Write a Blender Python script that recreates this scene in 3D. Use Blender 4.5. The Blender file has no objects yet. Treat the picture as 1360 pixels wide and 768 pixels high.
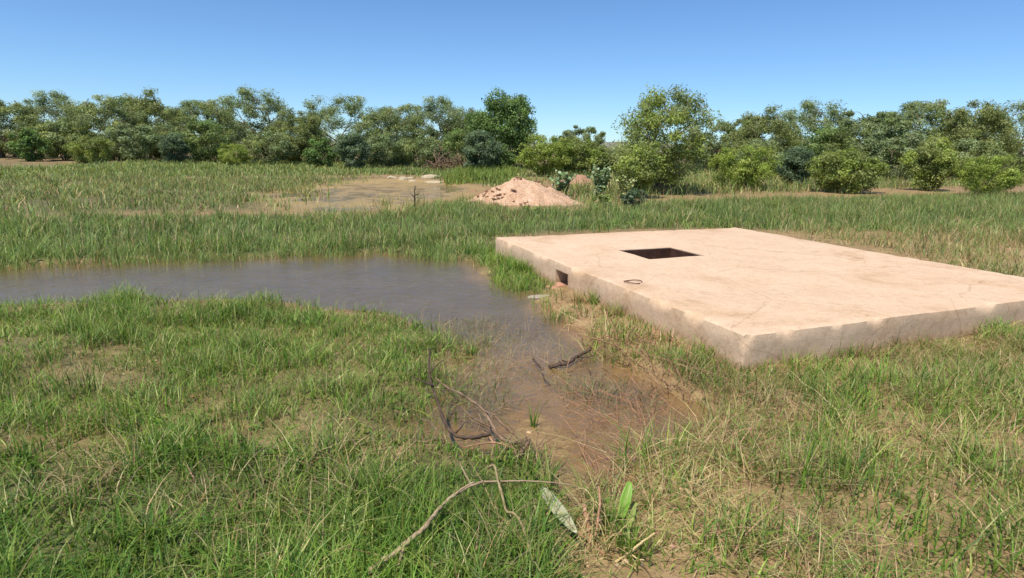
import bpy, bmesh, math, random
import numpy as np
from mathutils import Vector, Matrix

# ------------------------------------------------------------------ camera, sky, sun, exposure
SC = bpy.context.scene
COL = SC.collection
F_PX, HORIZON, ROLL, CAM_H = 800.0, 199.0, math.radians(1.0), 1.6     # in pixels of the 1360 x 768 photograph
PITCH = math.atan((384 - HORIZON) / F_PX)
_R = np.array([1, 0, 0.]); _U = np.array([0, math.sin(PITCH), math.cos(PITCH)])
FWD = np.array([0, math.cos(PITCH), -math.sin(PITCH)])
RC = math.cos(ROLL) * _R + math.sin(ROLL) * _U
UC = math.cos(ROLL) * _U - math.sin(ROLL) * _R
cam_d = bpy.data.cameras.new('camera')
cam_d.sensor_fit = 'HORIZONTAL'; cam_d.sensor_width = 36.0
cam_d.lens = F_PX / 1360 * 36.0
cam_d.clip_start = 0.05; cam_d.clip_end = 8000
cam = bpy.data.objects.new('camera', cam_d); COL.objects.link(cam)
M = Matrix.Identity(4)
for i in range(3):
    M[i][0] = RC[i]; M[i][1] = UC[i]; M[i][2] = -FWD[i]
M[2][3] = CAM_H
cam.matrix_world = M
SC.camera = cam

SUN_EL, SUN_AZ = math.radians(63), math.radians(214)      # azimuth clockwise from +Y: from the left and behind
world = bpy.data.worlds.new('World'); SC.world = world; world.use_nodes = True
wn = world.node_tree; bg = wn.nodes['Background']
sky = wn.nodes.new('ShaderNodeTexSky'); sky.sky_type = 'NISHITA'; sky.sun_disc = False
sky.sun_elevation = SUN_EL; sky.sun_rotation = SUN_AZ
sky.altitude = 1200; sky.air_density = 1.0; sky.dust_density = 0.35; sky.ozone_density = 3.0
tint = wn.nodes.new('ShaderNodeMix'); tint.data_type = 'RGBA'; tint.blend_type = 'MULTIPLY'
tint.inputs[0].default_value = 1.0; tint.inputs[7].default_value = (.67, .87, 1.07, 1)      # the phone's bluish white balance, same all over
wn.links.new(sky.outputs[0], tint.inputs[6]); wn.links.new(tint.outputs[2], bg.inputs[0]); bg.inputs[1].default_value = 0.102
sun_d = bpy.data.lights.new('sun', 'SUN'); sun_d.energy = 4.4; sun_d.angle = math.radians(0.5); sun_d.color = (1, .93, .80)
sun = bpy.data.objects.new('sun', sun_d); COL.objects.link(sun)
sv = Vector((math.sin(SUN_AZ) * math.cos(SUN_EL), math.cos(SUN_AZ) * math.cos(SUN_EL), math.sin(SUN_EL)))
sun.rotation_euler = sv.to_track_quat('Z', 'Y').to_euler()
sun.location = (-20, -15, 30)
SC.view_settings.view_transform = 'Standard'; SC.view_settings.look = 'None'
SC.view_settings.gamma = 1; SC.view_settings.use_curve_mapping = False
SC.view_settings.exposure = 0.45
try:
    SC.cycles.use_denoising = True
    SC.cycles.max_bounces = 8; SC.cycles.transparent_max_bounces = 12
except Exception:
    pass

# ------------------------------------------------------------------ helpers
def gp(x, y, z=0.0):
    """direction of a photo pixel, met with the level z"""
    d = FWD + (x - 680) / F_PX * RC + (384 - y) / F_PX * UC
    t = (z - CAM_H) / d[2]
    return np.array([d[0] * t, d[1] * t, z])

def proj(p):
    v = np.asarray(p, float) - np.array([0, 0, CAM_H]); z = v @ FWD
    return np.array([680 + F_PX * (v @ RC) / z, 384 - F_PX * (v @ UC) / z])

def gpoly(pts):
    return np.array([gp(*p)[:2] for p in pts])

def hash2(ix, iy, seed):
    h = (ix.astype(np.int64) * 374761393 + iy.astype(np.int64) * 668265263 + seed * 1274126177) & 0x7fffffff
    h = ((h ^ (h >> 13)) * 1103515245) & 0x7fffffff
    return ((h ^ (h >> 16)) & 0xffff) / 65535.0

def vnoise(x, y, seed=0):
    ix = np.floor(x); iy = np.floor(y); fx = x - ix; fy = y - iy
    fx = fx * fx * (3 - 2 * fx); fy = fy * fy * (3 - 2 * fy)
    a = hash2(ix, iy, seed); b = hash2(ix + 1, iy, seed); c = hash2(ix, iy + 1, seed); d = hash2(ix + 1, iy + 1, seed)
    return (a * (1 - fx) + b * fx) * (1 - fy) + (c * (1 - fx) + d * fx) * fy

def fbm(x, y, seed=0, oct=4):
    s = 0; a = .5; t = 0
    for o in range(oct):
        s = s + a * vnoise(x * 2 ** o + 17.3 * o, y * 2 ** o - 9.1 * o, seed + o); t += a; a *= .5
    return s / t                                                    # 0..1

def sdist(P, poly):
    """signed distance, positive inside"""
    x, y = P[:, 0], P[:, 1]
    d2 = np.full(len(P), 1e12); ins = np.zeros(len(P), bool)
    n = len(poly)
    for i in range(n):
        ax, ay = poly[i]; bx, by = poly[(i + 1) % n]
        ex, ey = bx - ax, by - ay
        t = np.clip(((x - ax) * ex + (y - ay) * ey) / (ex * ex + ey * ey + 1e-12), 0, 1)
        dx = x - ax - t * ex; dy = y - ay - t * ey
        d2 = np.minimum(d2, dx * dx + dy * dy)
        c = ((ay > y) != (by > y)) & (x < ex * (y - ay) / (ey if abs(ey) > 1e-12 else 1e-12) + ax)
        ins ^= c
    d = np.sqrt(d2)
    return np.where(ins, d, -d)

def sm(x, a, b):
    t = np.clip((x - a) / (b - a), 0, 1)
    return t * t * (3 - 2 * t)

def mesh_obj(name, V, Fc, mat, parent=None, col=None, smooth=True, loc=None):
    """V (n,3); Fc: an array of triangles/quads or list of index lists"""
    me = bpy.data.meshes.new(name)
    V = np.asarray(V, dtype=np.float32)
    if isinstance(Fc, np.ndarray):
        k = Fc.shape[1]
        me.vertices.add(len(V)); me.vertices.foreach_set('co', V.ravel())
        me.loops.add(Fc.size); me.loops.foreach_set('vertex_index', Fc.astype(np.int32).ravel())
        me.polygons.add(len(Fc)); me.polygons.foreach_set('loop_start', np.arange(0, Fc.size, k, dtype=np.int32))
        me.update(calc_edges=True)
    else:
        me.from_pydata(V.tolist(), [], Fc); me.update()
    me.polygons.foreach_set('use_smooth', np.full(len(me.polygons), smooth, dtype=bool))
    if col is not None:
        at = me.color_attributes.new('col', 'FLOAT_COLOR', 'POINT')
        c4 = np.ones((len(V), 4), np.float32); c4[:, :3] = col
        at.data.foreach_set('color', c4.ravel())
    me.materials.append(mat)
    o = bpy.data.objects.new(name, me); COL.objects.link(o)
    if parent is not None:
        o.parent = parent
    if loc is not None:
        o.location = loc
    return o

def tag(o, label=None, cat=None, group=None, kind=None):
    if label: o['label'] = label
    if cat: o['category'] = cat
    if group: o['group'] = group
    if kind: o['kind'] = kind
    return o

def thing(name, label, cat, loc=(0, 0, 0), rz=0, group=None):
    o = bpy.data.objects.new(name, None); COL.objects.link(o)
    o.empty_display_size = .2
    o.location = loc; o.rotation_euler = (0, 0, rz)
    return tag(o, label, cat, group)

def copy_thing(root, loc, rz, sc, label, group=None):
    r = root.copy(); COL.objects.link(r); r.location = loc; r.rotation_euler = (0, 0, rz); r.scale = sc
    r['label'] = label
    if group: r['group'] = group
    for ch in root.children:
        c = ch.copy(); COL.objects.link(c); c.parent = r
    return r

class Tubes:
    def __init__(s): s.v = []; s.f = []
    def add(s, pts, rad, n=6, wob=0.0, rng=None):
        pts = [Vector(p) for p in pts]
        b0 = len(s.v)
        up = Vector((.13, .21, .97))
        for i, p in enumerate(pts):
            t = (pts[min(i + 1, len(pts) - 1)] - pts[max(i - 1, 0)])
            if t.length < 1e-7: t = Vector((0, 0, 1))
            t.normalize()
            a = t.cross(up)
            if a.length < .1: a = t.cross(Vector((1, 0, 0)))
            a.normalize(); b = t.cross(a)
            r = rad[i] if hasattr(rad, '__len__') else rad
            for k in range(n):
                w = 1 + (rng.uniform(-wob, wob) if rng else 0)
                an = 2 * math.pi * k / n
                s.v.append(tuple(p + (a * math.cos(an) + b * math.sin(an)) * r * w))
        for i in range(len(pts) - 1):
            for k in range(n):
                k2 = (k + 1) % n
                s.f.append([b0 + i * n + k, b0 + i * n + k2, b0 + (i + 1) * n + k2, b0 + (i + 1) * n + k])
        s.f.append([b0 + k for k in range(n)][::-1])
        e = b0 + (len(pts) - 1) * n
        s.f.append([e + k for k in range(n)])
    def build(s, name, mat, parent=None):
        return mesh_obj(name, s.v, s.f, mat, parent)

def spline(pts, k=5):
    """Catmull-Rom through pts"""
    P = [np.array(p, float) for p in pts]; out = []
    for i in range(len(P) - 1):
        a = P[max(i - 1, 0)]; b = P[i]; c = P[i + 1]; d = P[min(i + 2, len(P) - 1)]
        for j in range(k):
            t = j / k
            out.append(.5 * ((2 * b) + (c - a) * t + (2 * a - 5 * b + 4 * c - d) * t * t + (3 * b - a - 3 * c + d) * t ** 3))
    out.append(P[-1])
    return out

# ------------------------------------------------------------------ materials
def newmat(name):
    m = bpy.data.materials.new(name); m.use_nodes = True
    nt = m.node_tree; b = nt.nodes['Principled BSDF']
    return m, nt, b
def nd(nt, t, **kw):
    n = nt.nodes.new(t)
    for k, v in kw.items():
        if k in ('inp',):
            for kk, vv in v.items(): n.inputs[kk].default_value = vv
        else: setattr(n, k, v)
    return n
def noise(nt, scale, detail=6, rough=.6, co=None, dist=0):
    n = nd(nt, 'ShaderNodeTexNoise', inp={'Scale': scale, 'Detail': detail, 'Roughness': rough, 'Distortion': dist})
    if co is not None: nt.links.new(co, n.inputs['Vector'])
    return n.outputs['Fac']
def ramp(nt, fac, stops):
    r = nd(nt, 'ShaderNodeValToRGB')
    e = r.color_ramp.elements
    while len(e) < len(stops): e.new(.5)
    for el, (p, c) in zip(e, stops):
        el.position = p; el.color = (*c, 1) if len(c) == 3 else c
    nt.links.new(fac, r.inputs[0])
    return r.outputs[0]
def mixc(nt, fac, a, b, mode='MIX'):
    m = nd(nt, 'ShaderNodeMix', data_type='RGBA', blend_type=mode)
    for s, v in ((0, fac), (6, a), (7, b)):
        if isinstance(v, bpy.types.NodeSocket): nt.links.new(v, m.inputs[s])
        else: m.inputs[s].default_value = v if s == 0 or len(v) == 4 else (*v, 1)
    return m.outputs[2]
def bump(nt, b, h, strength, dist=.02):
    n = nd(nt, 'ShaderNodeBump', inp={'Strength': strength, 'Distance': dist})
    nt.links.new(h, n.inputs['Height']); nt.links.new(n.outputs[0], b.inputs['Normal'])
    return n
def pos(nt): return nd(nt, 'ShaderNodeNewGeometry').outputs['Position']
def objco(nt): return nd(nt, 'ShaderNodeTexCoord').outputs['Object']

def mat_leaf(name, transl=.3, rough=.55, spec=.25):
    m, nt, b = newmat(name)
    at = nd(nt, 'ShaderNodeAttribute', attribute_name='col')
    nt.links.new(at.outputs['Color'], b.inputs['Base Color'])
    b.inputs['Roughness'].default_value = rough
    b.inputs['Specular IOR Level'].default_value = spec
    tr = nd(nt, 'ShaderNodeBsdfTranslucent')
    tint = mixc(nt, 1.0, at.outputs['Color'], (1.15, 1.1, .6), 'MULTIPLY')
    nt.links.new(tint, tr.inputs[0])
    mx = nd(nt, 'ShaderNodeMixShader'); mx.inputs[0].default_value = transl
    nt.links.new(b.outputs[0], mx.inputs[1]); nt.links.new(tr.outputs[0], mx.inputs[2])
    nt.links.new(mx.outputs[0], nt.nodes['Material Output'].inputs[0])
    return m

def mat_ground():
    m, nt, b = newmat('mud_and_soil')
    p = pos(nt)
    n1 = noise(nt, .9, 6, .6, p); n2 = noise(nt, 7, 8, .65, p); n3 = noise(nt, 60, 4, .6, p)
    mud = ramp(nt, n2, [(.28, (.19, .122, .052)), (.5, (.295, .20, .092)), (.72, (.40, .285, .148))])
    green = ramp(nt, n2, [(.3, (.055, .065, .02)), (.55, (.11, .115, .04)), (.75, (.20, .17, .075))])
    at = nd(nt, 'ShaderNodeAttribute', attribute_name='col')            # r: sward, g: dry red soil
    sep = nd(nt, 'ShaderNodeSeparateColor'); nt.links.new(at.outputs['Color'], sep.inputs[0])
    c = mixc(nt, sep.outputs[0], mud, green)
    olive = ramp(nt, n2, [(.3, (.30, .215, .085)), (.55, (.40, .295, .12)), (.8, (.46, .35, .16))])
    c = mixc(nt, sep.outputs[2], c, olive)
    red = ramp(nt, n2, [(.25, (.30, .17, .095)), (.6, (.45, .28, .17)), (.8, (.52, .36, .23))])
    c = mixc(nt, sep.outputs[1], c, red)
    gx = nd(nt, 'ShaderNodeSeparateXYZ'); nt.links.new(p, gx.inputs[0])
    wl = nd(nt, 'ShaderNodeMath', operation='MULTIPLY_ADD'); nt.links.new(n2, wl.inputs[0]); wl.inputs[1].default_value = .05; nt.links.new(gx.outputs[2], wl.inputs[2])
    wet = ramp(nt, wl.outputs[0], [(.025, (1, 1, 1)), (.062, (0, 0, 0))])        # soaked mud round the waterline
    c = mixc(nt, wet, c, mixc(nt, 1.0, c, (.92, .88, .80), 'MULTIPLY'))
    dp = nd(nt, 'ShaderNodeMapRange', inp={'From Min': -.035, 'From Max': -.085}); nt.links.new(gx.outputs[2], dp.inputs[0])
    c = mixc(nt, dp.outputs[0], c, (.085, .068, .05))                                # dark silt on the deeper bed
    nt.links.new(ramp(nt, wet, [(0, (.75, .75, .75)), (1, (.32, .32, .32))]), b.inputs['Roughness'])
    fine = ramp(nt, n3, [(.3, (.72, .70, .66)), (.7, (1.15, 1.13, 1.1))])
    c = mixc(nt, 1.0, c, fine, 'MULTIPLY')
    nt.links.new(c, b.inputs['Base Color'])
    b.inputs['Specular IOR Level'].default_value = .35
    add = nd(nt, 'ShaderNodeMath', operation='ADD'); nt.links.new(n2, add.inputs[0]); nt.links.new(n3, add.inputs[1])
    bump(nt, b, add.outputs[0], .55, .03)
    return m

def mat_water():
    m, nt, b = newmat('muddy_water')
    p = pos(nt)
    n1 = noise(nt, 8, 3, .55, p, .8); n2 = noise(nt, 45, 3, .55, p, .5)
    a = nd(nt, 'ShaderNodeMath', operation='MULTIPLY_ADD'); nt.links.new(n2, a.inputs[0]); a.inputs[1].default_value = .30; nt.links.new(n1, a.inputs[2])
    bp = nd(nt, 'ShaderNodeBump', inp={'Strength': .42, 'Distance': .03}); nt.links.new(a.outputs[0], bp.inputs['Height'])
    fr = nd(nt, 'ShaderNodeFresnel', inp={'IOR': 1.42}); nt.links.new(bp.outputs[0], fr.inputs['Normal'])
    gl = nd(nt, 'ShaderNodeBsdfGlossy', inp={'Roughness': .025, 'Color': (1, 1, 1, 1)}); nt.links.new(bp.outputs[0], gl.inputs['Normal'])
    tr = nd(nt, 'ShaderNodeBsdfTransparent', inp={'Color': (.93, .86, .70, 1)})
    df = nd(nt, 'ShaderNodeBsdfDiffuse')
    n3 = noise(nt, 1.6, 5, .6, p)
    nt.links.new(ramp(nt, n3, [(.3, (.32, .215, .105)), (.7, (.46, .325, .175))]), df.inputs[0])
    mu = nd(nt, 'ShaderNodeMixShader'); mu.inputs[0].default_value = .24
    nt.links.new(tr.outputs[0], mu.inputs[1]); nt.links.new(df.outputs[0], mu.inputs[2])
    mx = nd(nt, 'ShaderNodeMixShader'); nt.links.new(fr.outputs[0], mx.inputs[0])
    nt.links.new(mu.outputs[0], mx.inputs[1]); nt.links.new(gl.outputs[0], mx.inputs[2])
    nt.links.new(mx.outputs[0], nt.nodes['Material Output'].inputs[0])
    return m

def mat_concrete():
    m, nt, b = newmat('weathered_concrete')
    p = objco(nt)
    n1 = noise(nt, 1.3, 6, .65, p); n2 = noise(nt, 14, 8, .7, p); n3 = noise(nt, 110, 3, .6, p)
    c = ramp(nt, n1, [(.3, (.53, .375, .255)), (.5, (.61, .44, .305)), (.7, (.66, .49, .35))])
    c = mixc(nt, 1.0, c, ramp(nt, n2, [(.28, (.70, .67, .62)), (.5, (.98, .97, .95)), (.75, (1.08, 1.07, 1.05))]), 'MULTIPLY')
    c = mixc(nt, 1.0, c, ramp(nt, n3, [(.32, (.70, .67, .64)), (.5, (1, 1, 1)), (.72, (1.12, 1.12, 1.12))]), 'MULTIPLY')
    ag = nd(nt, 'ShaderNodeTexVoronoi', inp={'Scale': 42.0}); nt.links.new(p, ag.inputs['Vector'])
    c = mixc(nt, .35, c, ramp(nt, ag.outputs['Distance'], [(.0, (.30, .22, .16)), (.22, (.55, .41, .29)), (.6, (.62, .46, .33))]))
    vo = nd(nt, 'ShaderNodeTexVoronoi', feature='DISTANCE_TO_EDGE', inp={'Scale': .62, 'Randomness': 1.0})
    wp = nd(nt, 'ShaderNodeMix', data_type='VECTOR'); wp.inputs[0].default_value = .10
    nc = nd(nt, 'ShaderNodeTexNoise', inp={'Scale': 3.0, 'Detail': 6}); nt.links.new(p, nc.inputs['Vector'])
    nt.links.new(p, wp.inputs[4]); nt.links.new(nc.outputs['Color'], wp.inputs[5]); nt.links.new(wp.outputs[1], vo.inputs['Vector'])
    c = mixc(nt, 1.0, c, ramp(nt, vo.outputs['Distance'], [(.0, (.80, .77, .72)), (.0035, (1, 1, 1))]), 'MULTIPLY')
    n5 = noise(nt, .8, 7, .7, p, .9); n6 = noise(nt, 2.6, 8, .75, p, 1.4)
    c = mixc(nt, 1.0, c, ramp(nt, n5, [(.36, (.84, .78, .70)), (.47, (.97, .95, .93)), (.55, (1, 1, 1))]), 'MULTIPLY')
    c = mixc(nt, 1.0, c, ramp(nt, n6, [(.30, (.74, .67, .58)), (.40, (1, 1, 1)), (.66, (1, 1, 1)), (.74, (1.1, 1.08, 1.05))]), 'MULTIPLY')
    # splashed soil with a ragged upper edge low on the sides
    sx = nd(nt, 'ShaderNodeSeparateXYZ'); nt.links.new(p, sx.inputs[0])
    ad = nd(nt, 'ShaderNodeMath', operation='MULTIPLY_ADD'); nt.links.new(n2, ad.inputs[0]); ad.inputs[1].default_value = .22; nt.links.new(sx.outputs[2], ad.inputs[2])
    st = ramp(nt, ad.outputs[0], [(.10, (1, 1, 1)), (.24, (0, 0, 0))])
    c = mixc(nt, st, c, (.30, .185, .10))
    nt.links.new(c, b.inputs['Base Color'])
    b.inputs['Roughness'].default_value = .88; b.inputs['Specular IOR Level'].default_value = .2
    a = nd(nt, 'ShaderNodeMath', operation='MULTIPLY_ADD'); nt.links.new(n3, a.inputs[0]); a.inputs[1].default_value = .35; nt.links.new(n2, a.inputs[2])
    bump(nt, b, a.outputs[0], .45, .012)
    return m

def mat_noise(name, c1, c2, c3=None, scale=8, rough=.85, bs=.4, bd=.01, obj=True):
    m, nt, b = newmat(name)
    p = objco(nt) if obj else pos(nt)
    n2 = noise(nt, scale, 8, .65, p); n3 = noise(nt, scale * 7, 4, .6, p)
    st = [(.3, c1), (.68, c2)] if c3 is None else [(.28, c1), (.5, c2), (.74, c3)]
    c = ramp(nt, n2, st)
    c = mixc(nt, 1.0, c, ramp(nt, n3, [(.3, (.75, .73, .7)), (.65, (1.1, 1.1, 1.1))]), 'MULTIPLY')
    nt.links.new(c, b.inputs['Base Color'])
    b.inputs['Roughness'].default_value = rough; b.inputs['Specular IOR Level'].default_value = .25
    a = nd(nt, 'ShaderNodeMath', operation='ADD'); nt.links.new(n2, a.inputs[0]); nt.links.new(n3, a.inputs[1])
    bump(nt, b, a.outputs[0], bs, bd)
    return m

GRASS = mat_leaf('grass_blades', .32, .5, .3)
LEAF = mat_leaf('tree_leaves', .42, .55, .25)
BROAD = mat_leaf('broad_leaves', .18, .45, .35)
EARTH = mat_leaf('soil_crumb', 0.0, .9, .15)
GROUND = mat_ground(); WATER = mat_water(); CONC = mat_concrete()
BARK = mat_noise('thorn_tree_bark', (.07, .05, .035), (.16, .12, .085), (.24, .19, .14), 10, .9, .6, .02)
DEADWOOD = mat_noise('grey_dead_wood', (.10, .062, .04), (.22, .145, .095), (.36, .26, .18), 20, .85, .5, .004)
DARKWOOD = mat_noise('dark_wet_wood', (.035, .022, .016), (.085, .055, .038), (.15, .10, .07), 20, .7, .5, .004)
PALEWOOD = mat_noise('bleached_wood', (.17, .11, .065), (.36, .265, .165), (.50, .39, .26), 32, .8, .5, .004)
STEM = mat_noise('green_brown_stem', (.17, .13, .06), (.30, .235, .115), (.40, .33, .18), 25, .7, .3, .003)
REDSTRAW = mat_noise('reddish_dry_stalk', (.22, .105, .06), (.38, .21, .125), (.52, .34, .21), 30, .8, .3, .002)
STRAW = mat_noise('yellow_dry_stalk', (.40, .29, .12), (.55, .43, .20), (.66, .55, .30), 30, .8, .3, .002)
SAND = mat_noise('pink_sandy_soil', (.50, .30, .175), (.72, .465, .305), (.82, .60, .44), 3.5, .95, 1.0, .08)
CLOD = mat_noise('brown_soil_clod', (.20, .105, .06), (.33, .19, .11), (.43, .27, .17), 6, .95, .6, .03)
REDSOIL = mat_noise('red_soil_bank', (.30, .15, .10), (.42, .24, .16), (.50, .32, .22), 3, .95, .7, .05)
ROCK = mat_noise('pale_rock', (.32, .26, .17), (.45, .38, .26), (.55, .48, .35), 5, .9, .5, .02)
BRICK = mat_noise('broken_brick', (.40, .17, .11), (.56, .28, .19), (.62, .38, .28), 12, .9, .5, .01)
IRON = mat_noise('rusty_iron', (.09, .05, .035), (.20, .11, .07), (.30, .18, .11), 25, .6, .4, .004)
PLATE = mat_noise('dark_rusted_plate', (.03, .014, .01), (.07, .032, .022), (.11, .055, .038), 6, .95, .4, .006)  # hatch plate, and the lining added to darken the hatch walls
HILL = mat_noise('far_hill_scrub', (.13, .14, .12), (.18, .18, .15), (.24, .22, .19), .02, 1, .2, 1, False)

# ------------------------------------------------------------------ layout on the ground (from pixels of ground contact)
POOL = gpoly([(-420, 372), (60, 352), (300, 342), (440, 335), (509, 333), (570, 338), (632, 346), (650, 362), (688, 386),
              (738, 391), (746, 397), (716, 404), (735, 418), (796, 450), (838, 482), (905, 512), (950, 548), (930, 590), (862, 612), (806, 650), (752, 648),
              (726, 606), (700, 566), (672, 548), (610, 530), (598, 470), (560, 440), (509, 421), (400, 404), (200, 398), (-420, 420)])
POND = gpoly([(330, 262), (420, 246), (509, 239.5), (575, 241), (632, 250), (612, 262), (560, 270), (520, 279), (440, 284), (370, 276)])
PUD1 = gpoly([(500, 560), (560, 525), (600, 500), (640, 520), (680, 560), (690, 600), (640, 604), (600, 598), (540, 600), (490, 590)])
DENSE = gpoly([(-500, 640), (200, 606), (509, 606), (580, 606), (640, 612), (690, 620), (714, 634), (734, 680), (748, 764), (760, 1000), (-500, 1000)])
LEFT = gpoly([(-500, 424), (200, 402), (509, 422), (556, 440), (594, 470), (604, 530), (560, 590), (509, 600), (-500, 640)])
BELT = gpoly([(-500, 312), (0, 292), (509, 290), (560, 280), (628, 268), (640, 279), (700, 285), (770, 282), (850, 272), (1300, 262), (1900, 262),
              (1900, 330), (1300, 312), (850, 306), (662, 317), (652, 352), (600, 345), (509, 336), (300, 344), (-500, 366)])
REEDS = gpoly([(-500, 352), (300, 340), (509, 330), (600, 338), (648, 346), (640, 356), (590, 350), (509, 340), (300, 350), (-500, 374)])
BEHIND = gpoly([(985, 301), (1180, 350), (1360, 394), (1900, 520), (1900, 310), (1300, 295)])
FRONT = gpoly([(628, 268), (640, 276), (700, 281), (770, 278), (800, 268), (790, 290), (700, 292), (630, 284)])
EDGE1 = gpoly([(636, 338), (664, 338), (700, 356), (728, 371), (730, 389), (700, 391), (668, 386), (642, 362)])
EDGE2 = gpoly([(752, 394), (850, 432), (1000, 490), (1000, 540), (860, 490), (796, 470), (740, 430), (708, 404), (735, 400)])
RIGHT = gpoly([(846, 606), (935, 596), (956, 548), (905, 505), (850, 474), (985, 482), (1360, 428), (1900, 400), (1900, 1000), (752, 1000), (750, 740), (770, 690), (812, 655), (840, 625)])
SPARSE = gpoly([(560, 430), (690, 422), (760, 462), (745, 490), (700, 500), (672, 520), (650, 545), (600, 530)])
SPARSE2 = gpoly([(765, 478), (820, 480), (840, 530), (815, 556), (775, 545), (755, 510)])
LEFTFIELD = gpoly([(-300, 300), (120, 286), (350, 281), (400, 262), (430, 246), (505, 238), (-300, 240)])
PONDGRASS = gpoly([(505, 262), (560, 268), (575, 276), (540, 290), (505, 292)])
BANK = gpoly([(-300, 246), (500, 235), (560, 236), (630, 246), (690, 250), (700, 226), (500, 219), (-300, 219)])
RBANK = gpoly([(772, 276), (850, 262), (1300, 250), (1700, 250), (1700, 222), (740, 223), (740, 240)])
YELLOWPATCH = gpoly([(600, 246), (660, 246), (690, 232), (620, 230), (600, 238)])

# the concrete slab's plan
CT = gp(657, 315, .32); EN = gp(850, 391, .32) - CT; EQ = gp(850, 307, .32) - CT
EN = EN[:2] / np.linalg.norm(EN[:2]); EQ = EQ[:2] / np.linalg.norm(EQ[:2])
SLAB_U, SLAB_V, SLAB_H = 5.2, 4.6, .32
C2 = CT[:2]
def slab_pt(u, v): return C2 + EN * u + EQ * v
SLABP = np.array([slab_pt(0, 0), slab_pt(SLAB_U, 0), slab_pt(SLAB_U, SLAB_V), slab_pt(0, SLAB_V)])

def height(X, Y):
    P = np.stack([X, Y], 1)
    n1 = fbm(X * .7, Y * .7, 3); n2 = fbm(X * 3.1, Y * 3.1, 11); n3 = fbm(X * 11, Y * 11, 23, 3)
    h = .05 + (n1 - .5) * .05 + (n2 - .5) * .05 + (n3 - .5) * .03
    W = P + np.stack([(fbm(X * 1.7, Y * 1.7, 31) - .5), (fbm(X * 1.7, Y * 1.7, 37) - .5)], 1) * .55
    near = np.hypot(X, Y) < 60
    sp = np.full(len(X), -9.); so = sp.copy(); s1 = sp.copy(); ss = sp.copy()
    sp[near] = sdist(W[near], POOL); so[near] = sdist(P[near], POND); s1[near] = sdist(W[near], PUD1); ss[near] = sdist(P[near], SLABP)
    h -= (.098 + .052 * sm(Y, 4.2, 6.2)) * sm(sp, -.18, .35)
    h -= .050 * sm(so, -.6, .8)
    h -= .092 * sm(s1, -.15, .2)
    r = np.hypot(X, Y)
    h += .25 * sm(r, 24, 70) * (1 + n1) + 3.0 * sm(r, 150, 1500) * n1
    h -= .012 * (1 - sm(r, 3, 5.5)) * 0
    h = np.where(ss > .45, -.85, h)
    return h

# ------------------------------------------------------------------ ground sheet, water, far hill
def build_ground():
    nx, ny = 460, 520
    tx = np.linspace(-7.4, 7.4, nx); X = 2.2 * np.sinh(tx)
    ty = np.linspace(-2.2, 7.6, ny); Y = 2.6 * np.sinh(ty) + 3.2
    gx, gy = np.meshgrid(X, Y)
    x = gx.ravel(); y = gy.ravel(); z = height(x, y)
    P = np.stack([x, y], 1); r = np.hypot(x, y)
    near = r < 70
    def s(poly, w=.3):
        d = np.full(len(x), -9.); d[near] = sdist(P[near], poly); return sm(d, -w, w)
    nn = fbm(x * 1.3, y * 1.3, 77)
    sward = np.maximum.reduce([s(DENSE), s(LEFT) * .62 * (nn + .4), s(RIGHT) * .42 * (nn + .3), s(LEFTFIELD, .8) * .85, s(BELT, .6), s(EDGE1, .15) * .8, s(BANK, 1.5), s(RBANK, 1.5) * .7])
    sward = np.maximum(sward, sm(r, 30, 44) * (.45 + .5 * nn))
    dry = np.maximum.reduce([sm(r, 18, 45) * .45 * nn * 1.6, s(RIGHT) * .25, s(EDGE2, .2) * .3])
    i = np.arange(nx * ny).reshape(ny, nx)
    Fq = np.stack([i[:-1, :-1].ravel(), i[:-1, 1:].ravel(), i[1:, 1:].ravel(), i[1:, :-1].ravel()], 1)
    col = np.stack([np.clip(sward, 0, 1), np.clip(dry, 0, 1), s(POND, .8)], 1)
    o = mesh_obj('ground', np.stack([x, y, z], 1), Fq, GROUND, col=col)
    tag(o, kind='structure')
build_ground()
wx = np.linspace(-45, 14, 60); wy = np.linspace(-1, 34, 40)
gx, gy = np.meshgrid(wx, wy); ii = np.arange(2400).reshape(40, 60)
tag(mesh_obj('water', np.stack([gx.ravel(), gy.ravel(), 0 * gx.ravel()], 1),
             np.stack([ii[:-1, :-1].ravel(), ii[:-1, 1:].ravel(), ii[1:, 1:].ravel(), ii[1:, :-1].ravel()], 1), WATER), kind='structure')
def build_hill():
    xs = np.linspace(-2200, 2600, 160)
    prof = 10 + 26 * fbm(xs / 500, xs * 0, 5) + 8 * np.exp(-((xs - 420) / 260) ** 2)
    V = []; Fc = []
    for i, (x, p) in enumerate(zip(xs, prof)):
        V += [(x, 2050, -1), (x, 2150, p * .7), (x, 2220, p), (x, 2500, -1)]
        if i:
            a = 4 * i
            for k in range(3): Fc.append([a - 4 + k, a + k, a + k + 1, a - 3 + k])
    tag(mesh_obj('hill', V, Fc, HILL), kind='structure')
build_hill()

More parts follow.
